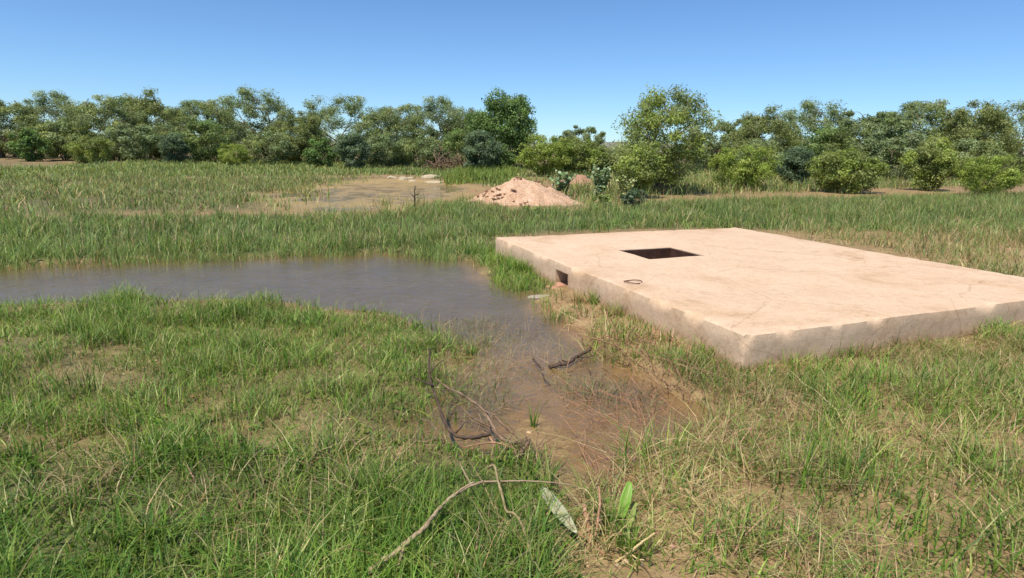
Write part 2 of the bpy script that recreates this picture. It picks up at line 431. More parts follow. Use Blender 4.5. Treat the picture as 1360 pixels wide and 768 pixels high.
# ------------------------------------------------------------------ concrete slab
def rounded_box(nu, nv, nw, su, sv, z0, z1, r, seed):
    """grid box with rounded edges and uneven faces, in slab coordinates (u, v, z)"""
    bm = bmesh.new()
    idx = {}
    def vert(a, b, c):
        k = (a, b, c)
        if k not in idx: idx[k] = bm.verts.new((a / nu * su, b / nv * sv, z0 + c / nw * (z1 - z0)))
        return idx[k]
    for a in range(nu):
        for b in range(nv):
            bm.faces.new([vert(a, b, nw), vert(a + 1, b, nw), vert(a + 1, b + 1, nw), vert(a, b + 1, nw)])
            bm.faces.new([vert(a, b, 0), vert(a, b + 1, 0), vert(a + 1, b + 1, 0), vert(a + 1, b, 0)])
    for a in range(nu):
        for c in range(nw):
            bm.faces.new([vert(a, 0, c), vert(a + 1, 0, c), vert(a + 1, 0, c + 1), vert(a, 0, c + 1)])
            bm.faces.new([vert(a, nv, c), vert(a, nv, c + 1), vert(a + 1, nv, c + 1), vert(a + 1, nv, c)])
    for b in range(nv):
        for c in range(nw):
            bm.faces.new([vert(0, b, c), vert(0, b, c + 1), vert(0, b + 1, c + 1), vert(0, b + 1, c)])
            bm.faces.new([vert(nu, b, c), vert(nu, b + 1, c), vert(nu, b + 1, c + 1), vert(nu, b, c + 1)])
    co = np.array([v.co[:] for v in bm.verts])
    rr = r * (.55 + 1.0 * fbm(co[:, 0] * 4 + co[:, 1] * 4, co[:, 1] * 3 - co[:, 0] * 2, seed))
    chip = fbm(co[:, 0] * 5 + 9, co[:, 1] * 5 + co[:, 2] * 3, seed + 21)
    rr = rr + .06 * sm(chip, .60, .72)                           # knocked-off bits of the edge
    cl = np.stack([np.clip(co[:, 0], rr, su - rr), np.clip(co[:, 1], rr, sv - rr), np.clip(co[:, 2], z0, z1 - rr)], 1)
    d = co - cl; L = np.linalg.norm(d, axis=1)
    out = np.where(L[:, None] > 1e-6, cl + d / np.maximum(L, 1e-6)[:, None] * np.minimum(L, rr)[:, None], co)
    out[:, 2] += (fbm(co[:, 0] * 1.2, co[:, 1] * 1.2, seed + 3) - .5) * .022 * (co[:, 2] > 0)
    out[:, 0] += (fbm(co[:, 1] * 2.5, co[:, 2] * 6, seed + 5) - .5) * .012
    out[:, 1] += (fbm(co[:, 0] * 2.5, co[:, 2] * 6, seed + 7) - .5) * .022
    for v, c in zip(bm.verts, out): v.co = c
    bmesh.ops.recalc_face_normals(bm, faces=bm.faces)
    return bm

def slab_uv(P2):
    A = np.stack([EN, EQ], 1)
    return np.linalg.solve(A, np.asarray(P2)[:2] - C2)

def build_slab():
    root = thing('concrete_slab', 'raised pale pinkish concrete slab with square hatch and side outlet at the waterside', 'slab', (C2[0], C2[1], 0))
    bm = rounded_box(150, 130, 12, SLAB_U, SLAB_V, -.30, SLAB_H, .028, 5)
    me = bpy.data.meshes.new('slab_body'); bm.to_mesh(me); bm.free()
    ob = bpy.data.objects.new('slab_body_uncut', me); COL.objects.link(ob)
    # cutters in (u, v, z)
    def cutter(u0, u1, v0, v1, z0, z1):
        b = bmesh.new(); bmesh.ops.create_cube(b, size=1)
        for v in b.verts:
            v.co = ((u0 + u1) / 2 + v.co.x * (u1 - u0), (v0 + v1) / 2 + v.co.y * (v1 - v0), (z0 + z1) / 2 + v.co.z * (z1 - z0))
        m = bpy.data.meshes.new('cut'); b.to_mesh(m); b.free()
        o = bpy.data.objects.new('cut', m); COL.objects.link(o)
        md = ob.modifiers.new('b', 'BOOLEAN'); md.operation = 'DIFFERENCE'; md.object = o; md.solver = 'EXACT'
        return o
    hu, hv = slab_uv(gp(821, 332, SLAB_H))
    us = np.linspace(.5, 4, 400); ou = us[np.argmin([abs(proj((*slab_pt(u, 0), .14))[0] - 746) for u in us])]
    cs = [cutter(hu, hu + .72, hv, hv + .85, -.6, .6), cutter(ou - .17, ou + .16, -.2, .75, .06, .225)]
    dg = bpy.context.evaluated_depsgraph_get(); dg.update()
    me2 = bpy.data.meshes.new_from_object(ob.evaluated_get(dg))
    for o in cs + [ob]:
        bpy.data.objects.remove(o)
    for v in me2.vertices:                                  # slab coordinates to plan
        u, w, z = v.co
        q = EN * u + EQ * w
        v.co = (q[0], q[1], z)
    me2.name = 'slab_body'
    me2.flip_normals()
    me2.polygons.foreach_set('use_smooth', np.ones(len(me2.polygons), dtype=bool))
    try: me2.set_sharp_from_angle(angle=math.radians(50))
    except Exception: pass
    me2.materials.clear(); me2.materials.append(CONC)
    body = bpy.data.objects.new('slab_body', me2); COL.objects.link(body); body.parent = root
    def P(u, v, z): q = EN * u + EQ * v; return (q[0], q[1], z)
    # rusty plate lying sunk in the hatch
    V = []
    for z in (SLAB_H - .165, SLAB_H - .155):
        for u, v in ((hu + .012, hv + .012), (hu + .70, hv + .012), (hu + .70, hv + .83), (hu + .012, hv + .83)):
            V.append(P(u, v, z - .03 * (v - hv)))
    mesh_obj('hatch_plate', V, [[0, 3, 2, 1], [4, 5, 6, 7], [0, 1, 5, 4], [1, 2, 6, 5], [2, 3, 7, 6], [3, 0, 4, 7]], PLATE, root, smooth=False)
    # rust-coloured lining added on each wall to darken the sunlit hatch inside
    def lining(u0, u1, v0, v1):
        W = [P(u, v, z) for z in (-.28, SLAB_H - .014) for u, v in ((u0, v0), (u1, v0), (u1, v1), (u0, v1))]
        mesh_obj('hatch_shade_lining', W, [[0, 3, 2, 1], [4, 5, 6, 7], [0, 1, 5, 4], [1, 2, 6, 5], [2, 3, 7, 6], [3, 0, 4, 7]], PLATE, root, smooth=False)
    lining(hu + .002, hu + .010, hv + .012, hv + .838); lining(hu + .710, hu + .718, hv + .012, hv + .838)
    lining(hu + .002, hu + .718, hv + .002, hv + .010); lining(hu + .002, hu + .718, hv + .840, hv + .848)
    return root, hu, hv, ou
slab, HU, HV, OU = build_slab()
rp = gp(841, 374.5, SLAB_H + .012)
ring = Tubes()
ring.add([(math.cos(a) * .085 * (1 + .12 * math.sin(3 * a)), math.sin(a) * .075, .004 * math.sin(2 * a) + .002) for a in np.linspace(0, 5.6, 26)], .0055, 7)
ro = ring.build('wire_ring', IRON); ro.location = tuple(rp)
tag(ro, 'rusty bent wire ring lying on the concrete slab', 'ring')

# ------------------------------------------------------------------ blades of grass
rng = np.random.default_rng(7)
def blades(X, Y, Z, H, Wd, lean, col, seg=3, seed=1, az=None):
    """curved tapering blades: returns verts, tris, colours"""
    g = np.random.default_rng(seed); n = len(X)
    az = g.uniform(0, 2 * np.pi, n) if az is None else az
    fa = az + np.pi / 2 + g.normal(0, .5, n)
    dx, dy = np.cos(az), np.sin(az); wx_, wy_ = np.cos(fa) * Wd / 2, np.sin(fa) * Wd / 2
    lev = np.linspace(0, 1, seg + 1)
    V = np.zeros((n, 2 * seg + 1, 3), np.float32)
    for i, t in enumerate(lev):
        off = lean * H * t ** 1.8; zz = H * (t - .33 * np.minimum(lean, 1.4) * t ** 2.2)
        cx = X + dx * off; cy = Y + dy * off; cz = Z + zz
        w = (1 - t ** 1.6)
        if i < seg:
            V[:, 2 * i] = np.stack([cx - wx_ * w, cy - wy_ * w, cz], 1)
            V[:, 2 * i + 1] = np.stack([cx + wx_ * w, cy + wy_ * w, cz], 1)
        else:
            V[:, 2 * i] = np.stack([cx, cy, cz], 1)
    T = []
    for i in range(seg - 1):
        a = 2 * i
        T += [(a, a + 1, a + 3), (a, a + 3, a + 2)]
    a = 2 * (seg - 1); T.append((a, a + 1, a + 2))
    T = np.array(T); m = 2 * seg + 1
    Fc = (np.arange(n) * m)[:, None, None] + T[None]
    C = np.repeat(col, m, axis=0)
    return V.reshape(-1, 3), Fc.reshape(-1, 3), C

PAL_NEAR = np.array([(.135, .21, .035), (.19, .27, .045), (.25, .30, .065), (.10, .175, .04), (.33, .33, .085), (.48, .41, .20)]) * np.array([.88, 1.06, .85])
PAL_BELT = np.array([(.19, .235, .075), (.23, .275, .09), (.28, .31, .11), (.165, .225, .09), (.35, .34, .14), (.45, .39, .20)]) * np.array([.90, 1.05, .88])
PAL_DRY = np.array([(.48, .39, .20), (.56, .46, .25), (.40, .27, .15), (.33, .30, .11), (.22, .26, .08), (.50, .32, .19)])
PAL_WET = np.array([(.20, .23, .09), (.27, .26, .12), (.17, .21, .07), (.36, .30, .17), (.31, .25, .15), (.13, .20, .06)])
def pick(pal, w, n, g, jit=.18):
    k = g.choice(len(pal), n, p=np.array(w) / sum(w))
    return np.clip(pal[k] * (1 + g.normal(0, jit, (n, 1))) * (1 + g.normal(0, .06, (n, 3))), .01, .8)

def scatter(poly, per_m2, box=None, soft=.2, seed=0, rmin=0, rmax=99, patch=None, lim=None):
    """ground points inside poly with a soft ragged edge"""
    g = np.random.default_rng(seed)
    lo = poly.min(0) - soft; hi = poly.max(0) + soft
    lo = np.maximum(lo, [-26, .7]); hi = np.minimum(hi, [26, 60])
    n = int(per_m2 * (hi[0] - lo[0]) * (hi[1] - lo[1]))
    n = min(n, 3000000)
    P = g.uniform(lo, hi, (n, 2))
    r = np.hypot(P[:, 0], P[:, 1])
    ok = (r >= rmin) & (r < rmax) & (np.abs(P[:, 0]) < P[:, 1] * .95 + .9)
    P = P[ok]
    d = sdist(P, poly) + (fbm(P[:, 0] * 2.3, P[:, 1] * 2.3, seed + 50) - .5) * soft * 4
    pr = sm(d, -soft, soft)
    if patch:
        sc, a, b = patch
        pr = pr * sm(fbm(P[:, 0] * sc, P[:, 1] * sc, seed + 90, 3), a, b)
    keep = g.uniform(size=len(P)) < pr
    P = P[keep]
    return P[sdist(P, SLABP) < -.01]

def grass(name, label, jobs):
    Vs, Fs, Cs = [], [], []; off = 0
    for j, (P, hr, wr, leanr, pal, w, seg, clump) in enumerate(jobs):
        g = np.random.default_rng(100 + j + len(P)); n = len(P)
        if n == 0: continue
        hn = fbm(P[:, 0] * 1.1, P[:, 1] * 1.1, 61)
        h3 = fbm(P[:, 0] * 3.3, P[:, 1] * 3.3, 67, 3)
        H = g.uniform(*hr, n) * (.30 + .75 * hn + .95 * sm(h3, .35, .7)); Wd = g.uniform(*wr, n); L = np.abs(g.normal(leanr, leanr * .6, n))
        Z = height(P[:, 0], P[:, 1]) - .01
        H = H + np.maximum(0, -Z) * 1.2
        az = g.uniform(0, 2 * np.pi, n)
        V, Fc, C = blades(P[:, 0], P[:, 1], Z, H, Wd, L, pick(pal, w, n, g) * (.68 + .64 * fbm(P[:, 0] * 1.3, P[:, 1] * 1.3, 71))[:, None], seg, 5 + j, az)
        Vs.append(V); Fs.append(Fc + off); Cs.append(C); off += len(V)
    o = mesh_obj(name, np.concatenate(Vs), np.concatenate(Fs), GRASS, col=np.concatenate(Cs), smooth=False)
    return tag(o, label, 'grass', kind='stuff')

wN = [3, 3, 2, 2, 1, .8]; wB = [3, 3, 2, 2, 1, .5]; wD = [3, 2, 2, 2, 1.5, 1.5]; wW = [2, 2, 2, 1.5, 1.5, 2]
grass('meadow_grass', 'thick short green grass covering the bank beside the dead branches', [
    (scatter(DENSE, 4600, seed=1, soft=.10, rmax=2.6), (.07, .17), (.003, .009), .7, PAL_NEAR, wN, 3, 0),
    (scatter(DENSE, 2600, seed=2, soft=.10, rmin=2.6), (.06, .15), (.004, .009), .7, PAL_NEAR, wN, 3, 0),
    (scatter(DENSE, 420, seed=22, soft=.1, patch=(2.0, .42, .6)), (.04, .10), (.012, .022), .9, PAL_NEAR, [2, 3, 3, 2, 1, 0], 3, 0),
    (scatter(DENSE, 900, seed=21, soft=.10, patch=(2.5, .5, .62)), (.10, .20), (.004, .007), .9, PAL_DRY, wD, 3, 0),
])
grass('waterside_grass', 'patchy green and straw grass growing out of the shallow muddy water', [
    (scatter(LEFT, 2400, seed=3, soft=.25, patch=(1.6, .24, .52)), (.06, .16), (.004, .008), .6, PAL_NEAR, [2, 3, 2, 2, 1.5, 2], 3, 0),
    (scatter(LEFT, 260, seed=34, soft=.2, patch=(2.0, .42, .6)), (.04, .10), (.012, .022), .9, PAL_NEAR, [2, 3, 3, 2, 1, 0], 3, 0),
    (scatter(LEFT, 800, seed=33, soft=.25), (.04, .10), (.004, .007), .8, PAL_WET, wW, 2, 0),
    (scatter(SPARSE, 1700, seed=4, soft=.2, patch=(2.6, .38, .62)), (.03, .10), (.004, .007), .9, PAL_WET, wW, 2, 0),
    (scatter(SPARSE2, 900, seed=46, soft=.15, patch=(2.6, .38, .62)), (.03, .10), (.004, .007), .9, PAL_WET, wW, 2, 0),
    (scatter(SPARSE, 1000, seed=44, soft=.2, patch=(5, .38, .6)), (.03, .075), (.004, .008), 1.6, PAL_DRY, [2, 1, 3, 2, 1, 1], 2, 0),
    (scatter(REEDS, 700, seed=45, soft=.10, patch=(3, .3, .55)), (.10, .22), (.006, .011), .4, PAL_BELT, wB, 2, 0),
    (scatter(PUD1, 330, seed=41, soft=.15, patch=(4, .4, .65)), (.04, .12), (.004, .006), .8, PAL_WET, wW, 2, 0),
])
grass('marsh_grass', 'tall green marsh grass in a broad belt behind the pool', [
    (scatter(BELT, 560, seed=5, soft=.25, rmax=11, patch=(2.2, .22, .42)), (.10, .27), (.006, .013), .55, PAL_BELT, wB, 3, 0),
    (scatter(BELT, 320, seed=6, soft=.3, rmin=11, patch=(1.6, .2, .42)), (.10, .26), (.009, .020), .5, PAL_BELT, wB, 2, 0),
    (scatter(BELT, 90, seed=69, soft=.3, patch=(1.2, .42, .6)), (.06, .16), (.02, .035), .8, PAL_NEAR, [2, 3, 3, 2, 1, 0], 2, 0),
    (scatter(BELT, 16, seed=72, soft=.3), (.30, .52), (.004, .007), .35, PAL_DRY, [3, 3, 2, 1, 0, 1], 3, 0),
    (scatter(PONDGRASS, 220, seed=70, soft=.3, patch=(1.5, .4, .6)), (.10, .28), (.010, .02), .6, np.concatenate([PAL_DRY, PAL_BELT]), [3, 2, 3, 1, 1, 2] + wB, 2, 0),
    (scatter(LEFTFIELD, 120, seed=71, soft=.8, patch=(.6, .22, .5)), (.10, .28), (.018, .035), .6, np.concatenate([PAL_DRY, PAL_BELT]), [1, 1, 1, 1, 1, .5] + [3, 3, 3, 2, 2, 1], 2, 0),
    (scatter(BELT, 200, seed=66, soft=.3, patch=(.9, .48, .62)), (.14, .30), (.008, .016), .7, np.concatenate([PAL_DRY, PAL_NEAR]), wD + wN, 2, 0),
    (scatter(FRONT, 260, seed=68, soft=.2, patch=(2, .35, .6)), (.08, .20), (.009, .016), .8, np.concatenate([PAL_DRY, PAL_BELT]), [4, 3, 2, 2, 1, 1] + wB, 2, 0),
    (scatter(BEHIND, 380, seed=67, soft=.3, patch=(.9, .3, .55)), (.08, .24), (.008, .014), .7, np.concatenate([PAL_DRY, PAL_BELT]), wD + wB, 2, 0),
])
grass('slab_edge_grass', 'green and yellowing grass growing along the foot of the concrete slab', [
    (scatter(EDGE1, 1900, seed=7, soft=.08), (.07, .19), (.005, .010), .6, PAL_NEAR, [2, 3, 3, 1, 1.5, 2], 3, 0),
    (scatter(EDGE2, 1300, seed=8, soft=.10, patch=(3, .25, .5)), (.05, .15), (.005, .010), .6, np.concatenate([PAL_DRY, PAL_NEAR]), wD + [3, 4, 3, 2, 2, 1], 3, 0),
])
grass('straw_litter', 'dry straw and thin grass on the muddy bank below the slab', [
    (scatter(RIGHT, 1100, seed=99, soft=.12, patch=(2.3, .36, .55)), (.07, .19), (.004, .010), .6, PAL_NEAR, wN, 3, 0),
    (scatter(RIGHT, 2500, seed=9, soft=.12, patch=(1.7, .25, .55)), (.05, .17), (.003, .007), 1.1, np.concatenate([PAL_DRY, PAL_NEAR]), wD + [1.5, 1.5, 1, 1, 1, 1], 3, 0),
])
grass('bank_grass', 'short green grass on the far bank beyond the pond', [
    (scatter(BANK, 60, seed=10, soft=1.0), (.12, .32), (.03, .07), .6, PAL_BELT, [2, 3, 3, 1, 3, 2], 2, 0),
    (scatter(YELLOWPATCH, 130, seed=11, soft=.4), (.25, .5), (.025, .05), .4, np.array([(.20, .27, .05), (.26, .32, .07), (.17, .24, .05)]), [1, 1, 1], 2, 0),
    (scatter(RBANK, 70, seed=12, soft=.8), (.15, .45), (.02, .05), .6, np.concatenate([PAL_BELT, PAL_DRY]), [3, 3, 2, 1, 2, 1, 1, 1, .5, 1, 1, .3], 2, 0),
])

def floating_litter():
    g = np.random.default_rng(91)
    P = np.concatenate([scatter(SPARSE, 420, seed=92, soft=.15, patch=(2.2, .40, .62)), scatter(POOL, 55, seed=93, soft=.1, patch=(1.4, .5, .66))])
    P = P[height(P[:, 0], P[:, 1]) < .004]; n = len(P)
    a = g.uniform(0, np.pi, n); L = g.uniform(.015, .09, n); W = g.uniform(.003, .009, n)
    d = np.stack([np.cos(a), np.sin(a)], 1); q = np.stack([-d[:, 1], d[:, 0]], 1)
    V = np.zeros((n, 6, 3)); b = q * (g.normal(0, .12, n) * L)[:, None]
    for k, (sx, sy) in enumerate(((-1, -.4), (-1, .4), (0, 1), (1, .3), (1, -.3), (0, -1))):
        V[:, k, :2] = P + d * (sx * L / 2)[:, None] + q * (sy * W / 2)[:, None] + (b if sx == 0 else 0)
        V[:, k, 2] = .004 + (.003 if sx == 0 else 0)
    Fc = (np.arange(n) * 6)[:, None, None] + np.array([(0, 1, 2), (0, 2, 5), (5, 2, 3), (5, 3, 4)])[None]
    pal = np.array([(.16, .10, .06), (.28, .19, .11), (.42, .33, .20), (.22, .20, .10)])
    o = mesh_obj('floating_litter', V.reshape(-1, 3), Fc.reshape(-1, 3), GRASS, col=np.repeat(pick(pal, [2, 2, 1, 1], n, g), 6, axis=0), smooth=False)
    tag(o, 'bits of dead straw and leaf floating on the shallow pool', 'litter', kind='stuff')
floating_litter()
def soil_crumbs():
    g = np.random.default_rng(95)
    P = np.concatenate([scatter(RIGHT, 260, seed=96, soft=.2), scatter(LEFT, 110, seed=97, soft=.2), scatter(PUD1, 160, seed=98, soft=.3), scatter(EDGE2, 200, seed=94, soft=.2)])
    Z = height(P[:, 0], P[:, 1]); k = Z > .002; P = P[k]; Z = Z[k]; n = len(P)
    O = np.array([(1, 0, 0), (0, 1, 0), (-1, 0, 0), (0, -1, 0), (0, 0, 1), (0, 0, -1)], float)
    T = np.array([(0, 1, 4), (1, 2, 4), (2, 3, 4), (3, 0, 4), (1, 0, 5), (2, 1, 5), (3, 2, 5), (0, 3, 5)])
    S = (.003 + .014 * g.uniform(size=n) ** 3)[:, None, None]
    a = g.uniform(0, 6.28, n); R = np.stack([np.stack([np.cos(a), -np.sin(a)], 1), np.stack([np.sin(a), np.cos(a)], 1)], 1)
    V = O[None] * g.uniform(.6, 1.4, (n, 6, 1)) * np.array([1.2, 1, .7]) * S
    V[:, :, :2] = np.einsum('nij,nkj->nki', R, V[:, :, :2])
    V += np.concatenate([P, Z[:, None]], 1)[:, None]
    Fc = (np.arange(n) * 6)[:, None, None] + T[None]
    pal = np.array([(.24, .145, .075), (.33, .21, .115), (.42, .30, .19), (.17, .10, .055)])
    o = mesh_obj('soil_crumbs', V.reshape(-1, 3), Fc.reshape(-1, 3), EARTH, col=np.repeat(pick(pal, [2, 2, 1, 1], n, g), 6, axis=0), smooth=False)
    tag(o, 'crumbs of soil and grit on the bare muddy banks', 'soil', kind='stuff')
soil_crumbs()

def tuft(px, label, n, hr, wr, pal, w, rad, seed, lean=.5, group=None, scale=1):
    p = gp(*px); z = float(height(np.array([p[0]]), np.array([p[1]]))[0])
    g = np.random.default_rng(seed)
    a = g.uniform(0, 2 * np.pi, n); r = rad * np.abs(g.normal(0, .5, n))
    X = np.cos(a) * r; Y = np.sin(a) * r
    V, Fc, C = blades(X, Y, np.full(n, -.02), g.uniform(*hr, n), g.uniform(*wr, n), np.abs(g.normal(lean, lean * .5, n)), pick(pal, w, n, g), 4, seed, a + g.normal(0, .6, n))
    o = mesh_obj('grass_tuft', V, Fc, GRASS, col=C, smooth=False, loc=(p[0], p[1], z))
    return tag(o, label, 'grass tuft', group)
tuft((790, 408), 'bright green leafy tuft against the slab right of the outlet', 130, (.08, .22), (.008, .014), PAL_NEAR, [2, 3, 3, 1, 1, .2], .16, 1)
tuft((690, 366), 'big green tuft against the slab wall before the outlet', 220, (.10, .26), (.007, .012), PAL_NEAR, [2, 3, 3, 2, 1, .5], .18, 2)
tuft((768, 409), 'yellowing brown grass tuft just below the outlet hole', 110, (.08, .20), (.006, .010), PAL_DRY, wD, .14, 3)
tuft((708, 568), 'single upright green sprout beside the tangled dead branches', 16, (.10, .24), (.006, .010), PAL_NEAR, [2, 3, 3, 1, 0, 0], .02, 4, .2)
tuft((788, 520), 'dull olive tuft standing in the brown water', 120, (.06, .16), (.005, .008), PAL_WET, wW, .16, 5, .7)
tuft((626, 470), 'small green tuft in the dark shallows by the pool', 60, (.06, .14), (.005, .009), PAL_NEAR, wN, .07, 6, .6)
tuft((836, 748), 'lush green tuft below the bright upright leaf', 110, (.08, .20), (.006, .011), PAL_NEAR, [2, 3, 3, 2, 1, .3], .12, 9)
tuft((806, 716), 'small green tuft between the broken woody stem and bright leaf', 60, (.07, .17), (.005, .010), PAL_NEAR, [2, 3, 3, 2, 1, .3], .07, 10)
tuft((822, 426), 'green and straw tuft at the foot of the slab wall', 120, (.10, .24), (.005, .010), np.concatenate([PAL_NEAR, PAL_DRY]), wN + wD, .16, 8)

# ------------------------------------------------------------------ trees and bushes
def leaf_cards(C0, n_per, sig, size, asp, pal, w, g, droop=.2, tone=.16):
    """diamond-shaped leaf sprays round clump centres C0 (m,3)"""
    m = len(C0); N = m * n_per
    k = np.repeat(np.arange(m), n_per)
    d = g.normal(0, 1, (N, 3)); d /= np.linalg.norm(d, axis=1)[:, None]
    rad = g.uniform(0, 1, N) ** .55
    P = C0[k] + d * rad[:, None] * sig[k][:, None] * np.array([1, 1, .72])
    nr = d * .7 + g.normal(0, .55, (N, 3)); nr[:, 2] += .45; nr /= np.linalg.norm(nr, axis=1)[:, None]   # leaves face out and up
    q = g.normal(0, 1, (N, 3)); q[:, 2] -= droop; ax = q - nr * (q * nr).sum(1)[:, None]; ax /= np.linalg.norm(ax, axis=1)[:, None] + 1e-9
    sd = np.cross(ax, nr)
    L = size * g.uniform(.6, 1.4, N); Wd = L * asp
    a = P - ax * L[:, None] * .5; b = P + ax * L[:, None] * .5
    c = P + sd * Wd[:, None] * .5; e = P - sd * Wd[:, None] * .5
    V = np.stack([a, c, b, e], 1).reshape(-1, 3)
    Fq = np.arange(4 * N).reshape(N, 4)
    ct = 1 + g.normal(0, tone, m)
    kc = g.choice(len(pal), m, p=np.array(w) / sum(w))
    lc = g.choice(len(pal), N, p=np.array(w) / sum(w))
    col = (pal[kc][k] * .65 + pal[lc] * .35) * ct[k][:, None] * (1 + g.normal(0, .14, (N, 1)))
    return V, Fq, np.repeat(np.clip(col, .008, .7), 4, axis=0)

def tree(name, label, cat, base, h, rx, ry, pal, w, clumps=60, per=90, size=.16, asp=.45, low=.15, trunk=.12, seed=0, stems=1,
         shape=1.0, group=None, csig=.17, droop=.2, irr=.35, rz=0.):
    g = np.random.default_rng(seed); rd = random.Random(seed)
    root = thing(name, label, cat, tuple(base), rz, group)
    zc = h * (low + 1) / 2; rzv = h * (1 - low) / 2
    C0 = []
    while len(C0) < clumps:
        d = g.normal(0, 1, 3); d /= np.linalg.norm(d)
        lump = 1 - irr + irr * 2 * vnoise(np.array([d[0] * 2.3 + 9]), np.array([d[1] * 2.3 + d[2] * 1.9 + seed]), seed)[0]
        rr = g.uniform(.35, 1) ** .5 * min(lump, 1.08)
        z = zc + d[2] * rr * rzv
        t = (z / h - low) / (1 - low)
        wid = 1.0 if t > .45 else (1 - shape) + shape * (.45 + .55 * t / .45)
        C0.append((d[0] * rr * rx * wid, d[1] * rr * ry * wid, z))
    for k in range(0, clumps, 7):                                  # stray shoots make the outline ragged
        c = np.array(C0[k]) - (0, 0, zc); c *= 1.04 + .16 * g.uniform(); C0[k] = tuple(c + (0, 0, zc))
    C0 = np.array(C0)
    sig = h * csig * g.uniform(.6, 1.25, clumps) * min(1.0, .5 + .5 * rx / (h * .5))
    sig[::7] *= .85
    C0[:, 2] = np.minimum(np.maximum(C0[:, 2], sig * .55), h * 1.02 - sig * .4)
    V, Fq, col = leaf_cards(C0, per, sig, size, asp, pal, w, g, droop)
    V[:, 2] = np.maximum(V[:, 2], .01)
    mesh_obj('crown', V, Fq, LEAF, root, col, smooth=False)
    tb = Tubes(); nodes = []
    for s in range(stems):
        a = rd.uniform(0, 6.28); sp = .05 * rx if stems == 1 else .12 * rx
        x0, y0 = math.cos(a) * sp * (stems > 1), math.sin(a) * sp * (stems > 1)
        top = np.array([x0 + rd.uniform(-.2, .2) * rx, y0 + rd.uniform(-.2, .2) * rx, h * rd.uniform(.28, .42)])
        pts = spline([(x0, y0, -.1), (x0 * 1.3 + rd.uniform(-.05, .05) * h, y0 * 1.3, h * .15), top], 4)
        tb.add(pts, list(np.linspace(trunk, trunk * .6, len(pts))), 8, .12, rd)
        nodes.append(top)
    order = g.permutation(clumps)
    for j, k in enumerate(order):
        c = C0[k]
        n0 = min(nodes, key=lambda q: np.linalg.norm(q - c) + (5 if q[2] > c[2] + .3 * h else 0))
        mid = (n0 * .5 + c * .5) + g.normal(0, .05 * h, 3) * .6 + np.array([0, 0, .03 * h])
        r0 = trunk * (.42 if j < 8 else .2)
        pts = spline([n0, mid, c], 3)
        tb.add(pts, list(np.linspace(r0, r0 * .25, len(pts))), 5)
        nodes.append(mid if j < 10 else c)
    tb.build('trunk', BARK, root)
    return root

def gz(px, y):
    p = gp(px, y); z = float(height(np.array([p[0]]), np.array([p[1]]))[0]); return (p[0], p[1], z)
def at_dist(px, D):
    """ground point on the bearing of photo column px, D metres ahead"""
    d = FWD + (px - 680) / F_PX * RC + (384 - 205) / F_PX * UC
    x = d[0] / d[1] * D; z = float(height(np.array([x]), np.array([D]))[0]); return (x, D, z)
def top_h(py, D, base, px=680):
    """height of a thing at D metres whose top shows at photo row py"""
    d = FWD + (px - 680) / F_PX * RC + (384 - py) / F_PX * UC
    return CAM_H + d[2] / d[1] * D - base[2]
def wpx(n, D): return n * D / F_PX / math.cos(PITCH)

GREY = np.array([(.13, .17, .075), (.16, .20, .10), (.20, .235, .13), (.11, .15, .065)]) * 1.7
DARK = np.array([(.075, .125, .035), (.095, .15, .045), (.12, .175, .055), (.075, .12, .045)]) * 1.8
LIME = np.array([(.19, .25, .05), (.24, .30, .065), (.155, .215, .045), (.27, .31, .09)]) * 1.35
OLIVE = np.array([(.125, .155, .055), (.16, .19, .07), (.20, .22, .085)]) * 1.65
BLUE = np.array([(.075, .115, .06), (.10, .14, .08), (.135, .175, .105)]) * 1.6
PALE = np.array([(.19, .24, .10), (.24, .29, .14), (.16, .21, .075), (.28, .31, .16)]) * 1.2
w4 = [2, 2, 1, 1]; w3 = [2, 2, 1]

def put(name, label, cat, px, D, ptop, wpix, pal, w, depth=1.0, **kw):
    b = at_dist(px, D); h = top_h(ptop, D, b, px) / 1.02
    r = wpx(wpix, D) / 2
    return tree(name, label, cat, b, h, r, r * depth, pal, w, **kw), h

T_round, _ = put('thorn_tree', 'tall round-crowned dark green thorn tree behind the sand heap', 'tree', 669, 46, 121, 84, DARK, w4, clumps=190, per=200, size=0.17, low=0.02, trunk=.16, seed=61, csig=0.13, irr=0.12, shape=0.35)
T_g1, _ = put('thorn_tree', 'wide grey-green feathery thorn tree behind the brush pile', 'tree', 580, 50, 129, 108, GREY, w4, clumps=150, per=190, size=0.16, asp=0.32, low=0.0, trunk=.14, seed=12, stems=3, csig=0.12, irr=0.25, shape=0.3)
T_g2, _ = put('thorn_tree', 'low spreading dull green thorn tree beyond the end of the pond', 'tree', 522, 48, 137, 96, np.concatenate([GREY, OLIVE]), w4 + w3, clumps=150, per=190, size=0.16, asp=0.32, low=0.0, trunk=.13, seed=13, stems=3, csig=0.12, irr=0.25, shape=0.3)
T_g3, _ = put('thorn_tree', 'smaller olive thorn tree tucked between feathery and round trees', 'tree', 622, 52, 143, 64, OLIVE, w3, clumps=150, per=190, size=0.16, asp=0.32, low=0.0, trunk=.12, seed=14, stems=2, csig=0.12, irr=0.25, shape=0.3)
B_dark, _ = put('bush', 'dark blue-green bush in front of the round tree', 'bush', 640, 38, 174, 44, BLUE, w3, clumps=90, per=170, size=0.13, low=.0, trunk=.05, seed=15, stems=4, csig=.17, irr=0.25, shape=0.3)
B_shade, _ = put('bush', 'small deep green bush at the foot of the round tree', 'bush', 664, 40, 192, 30, DARK, w4, clumps=50, per=140, size=0.13, low=.0, trunk=.05, seed=16, stems=3, csig=.2, shape=0.3)
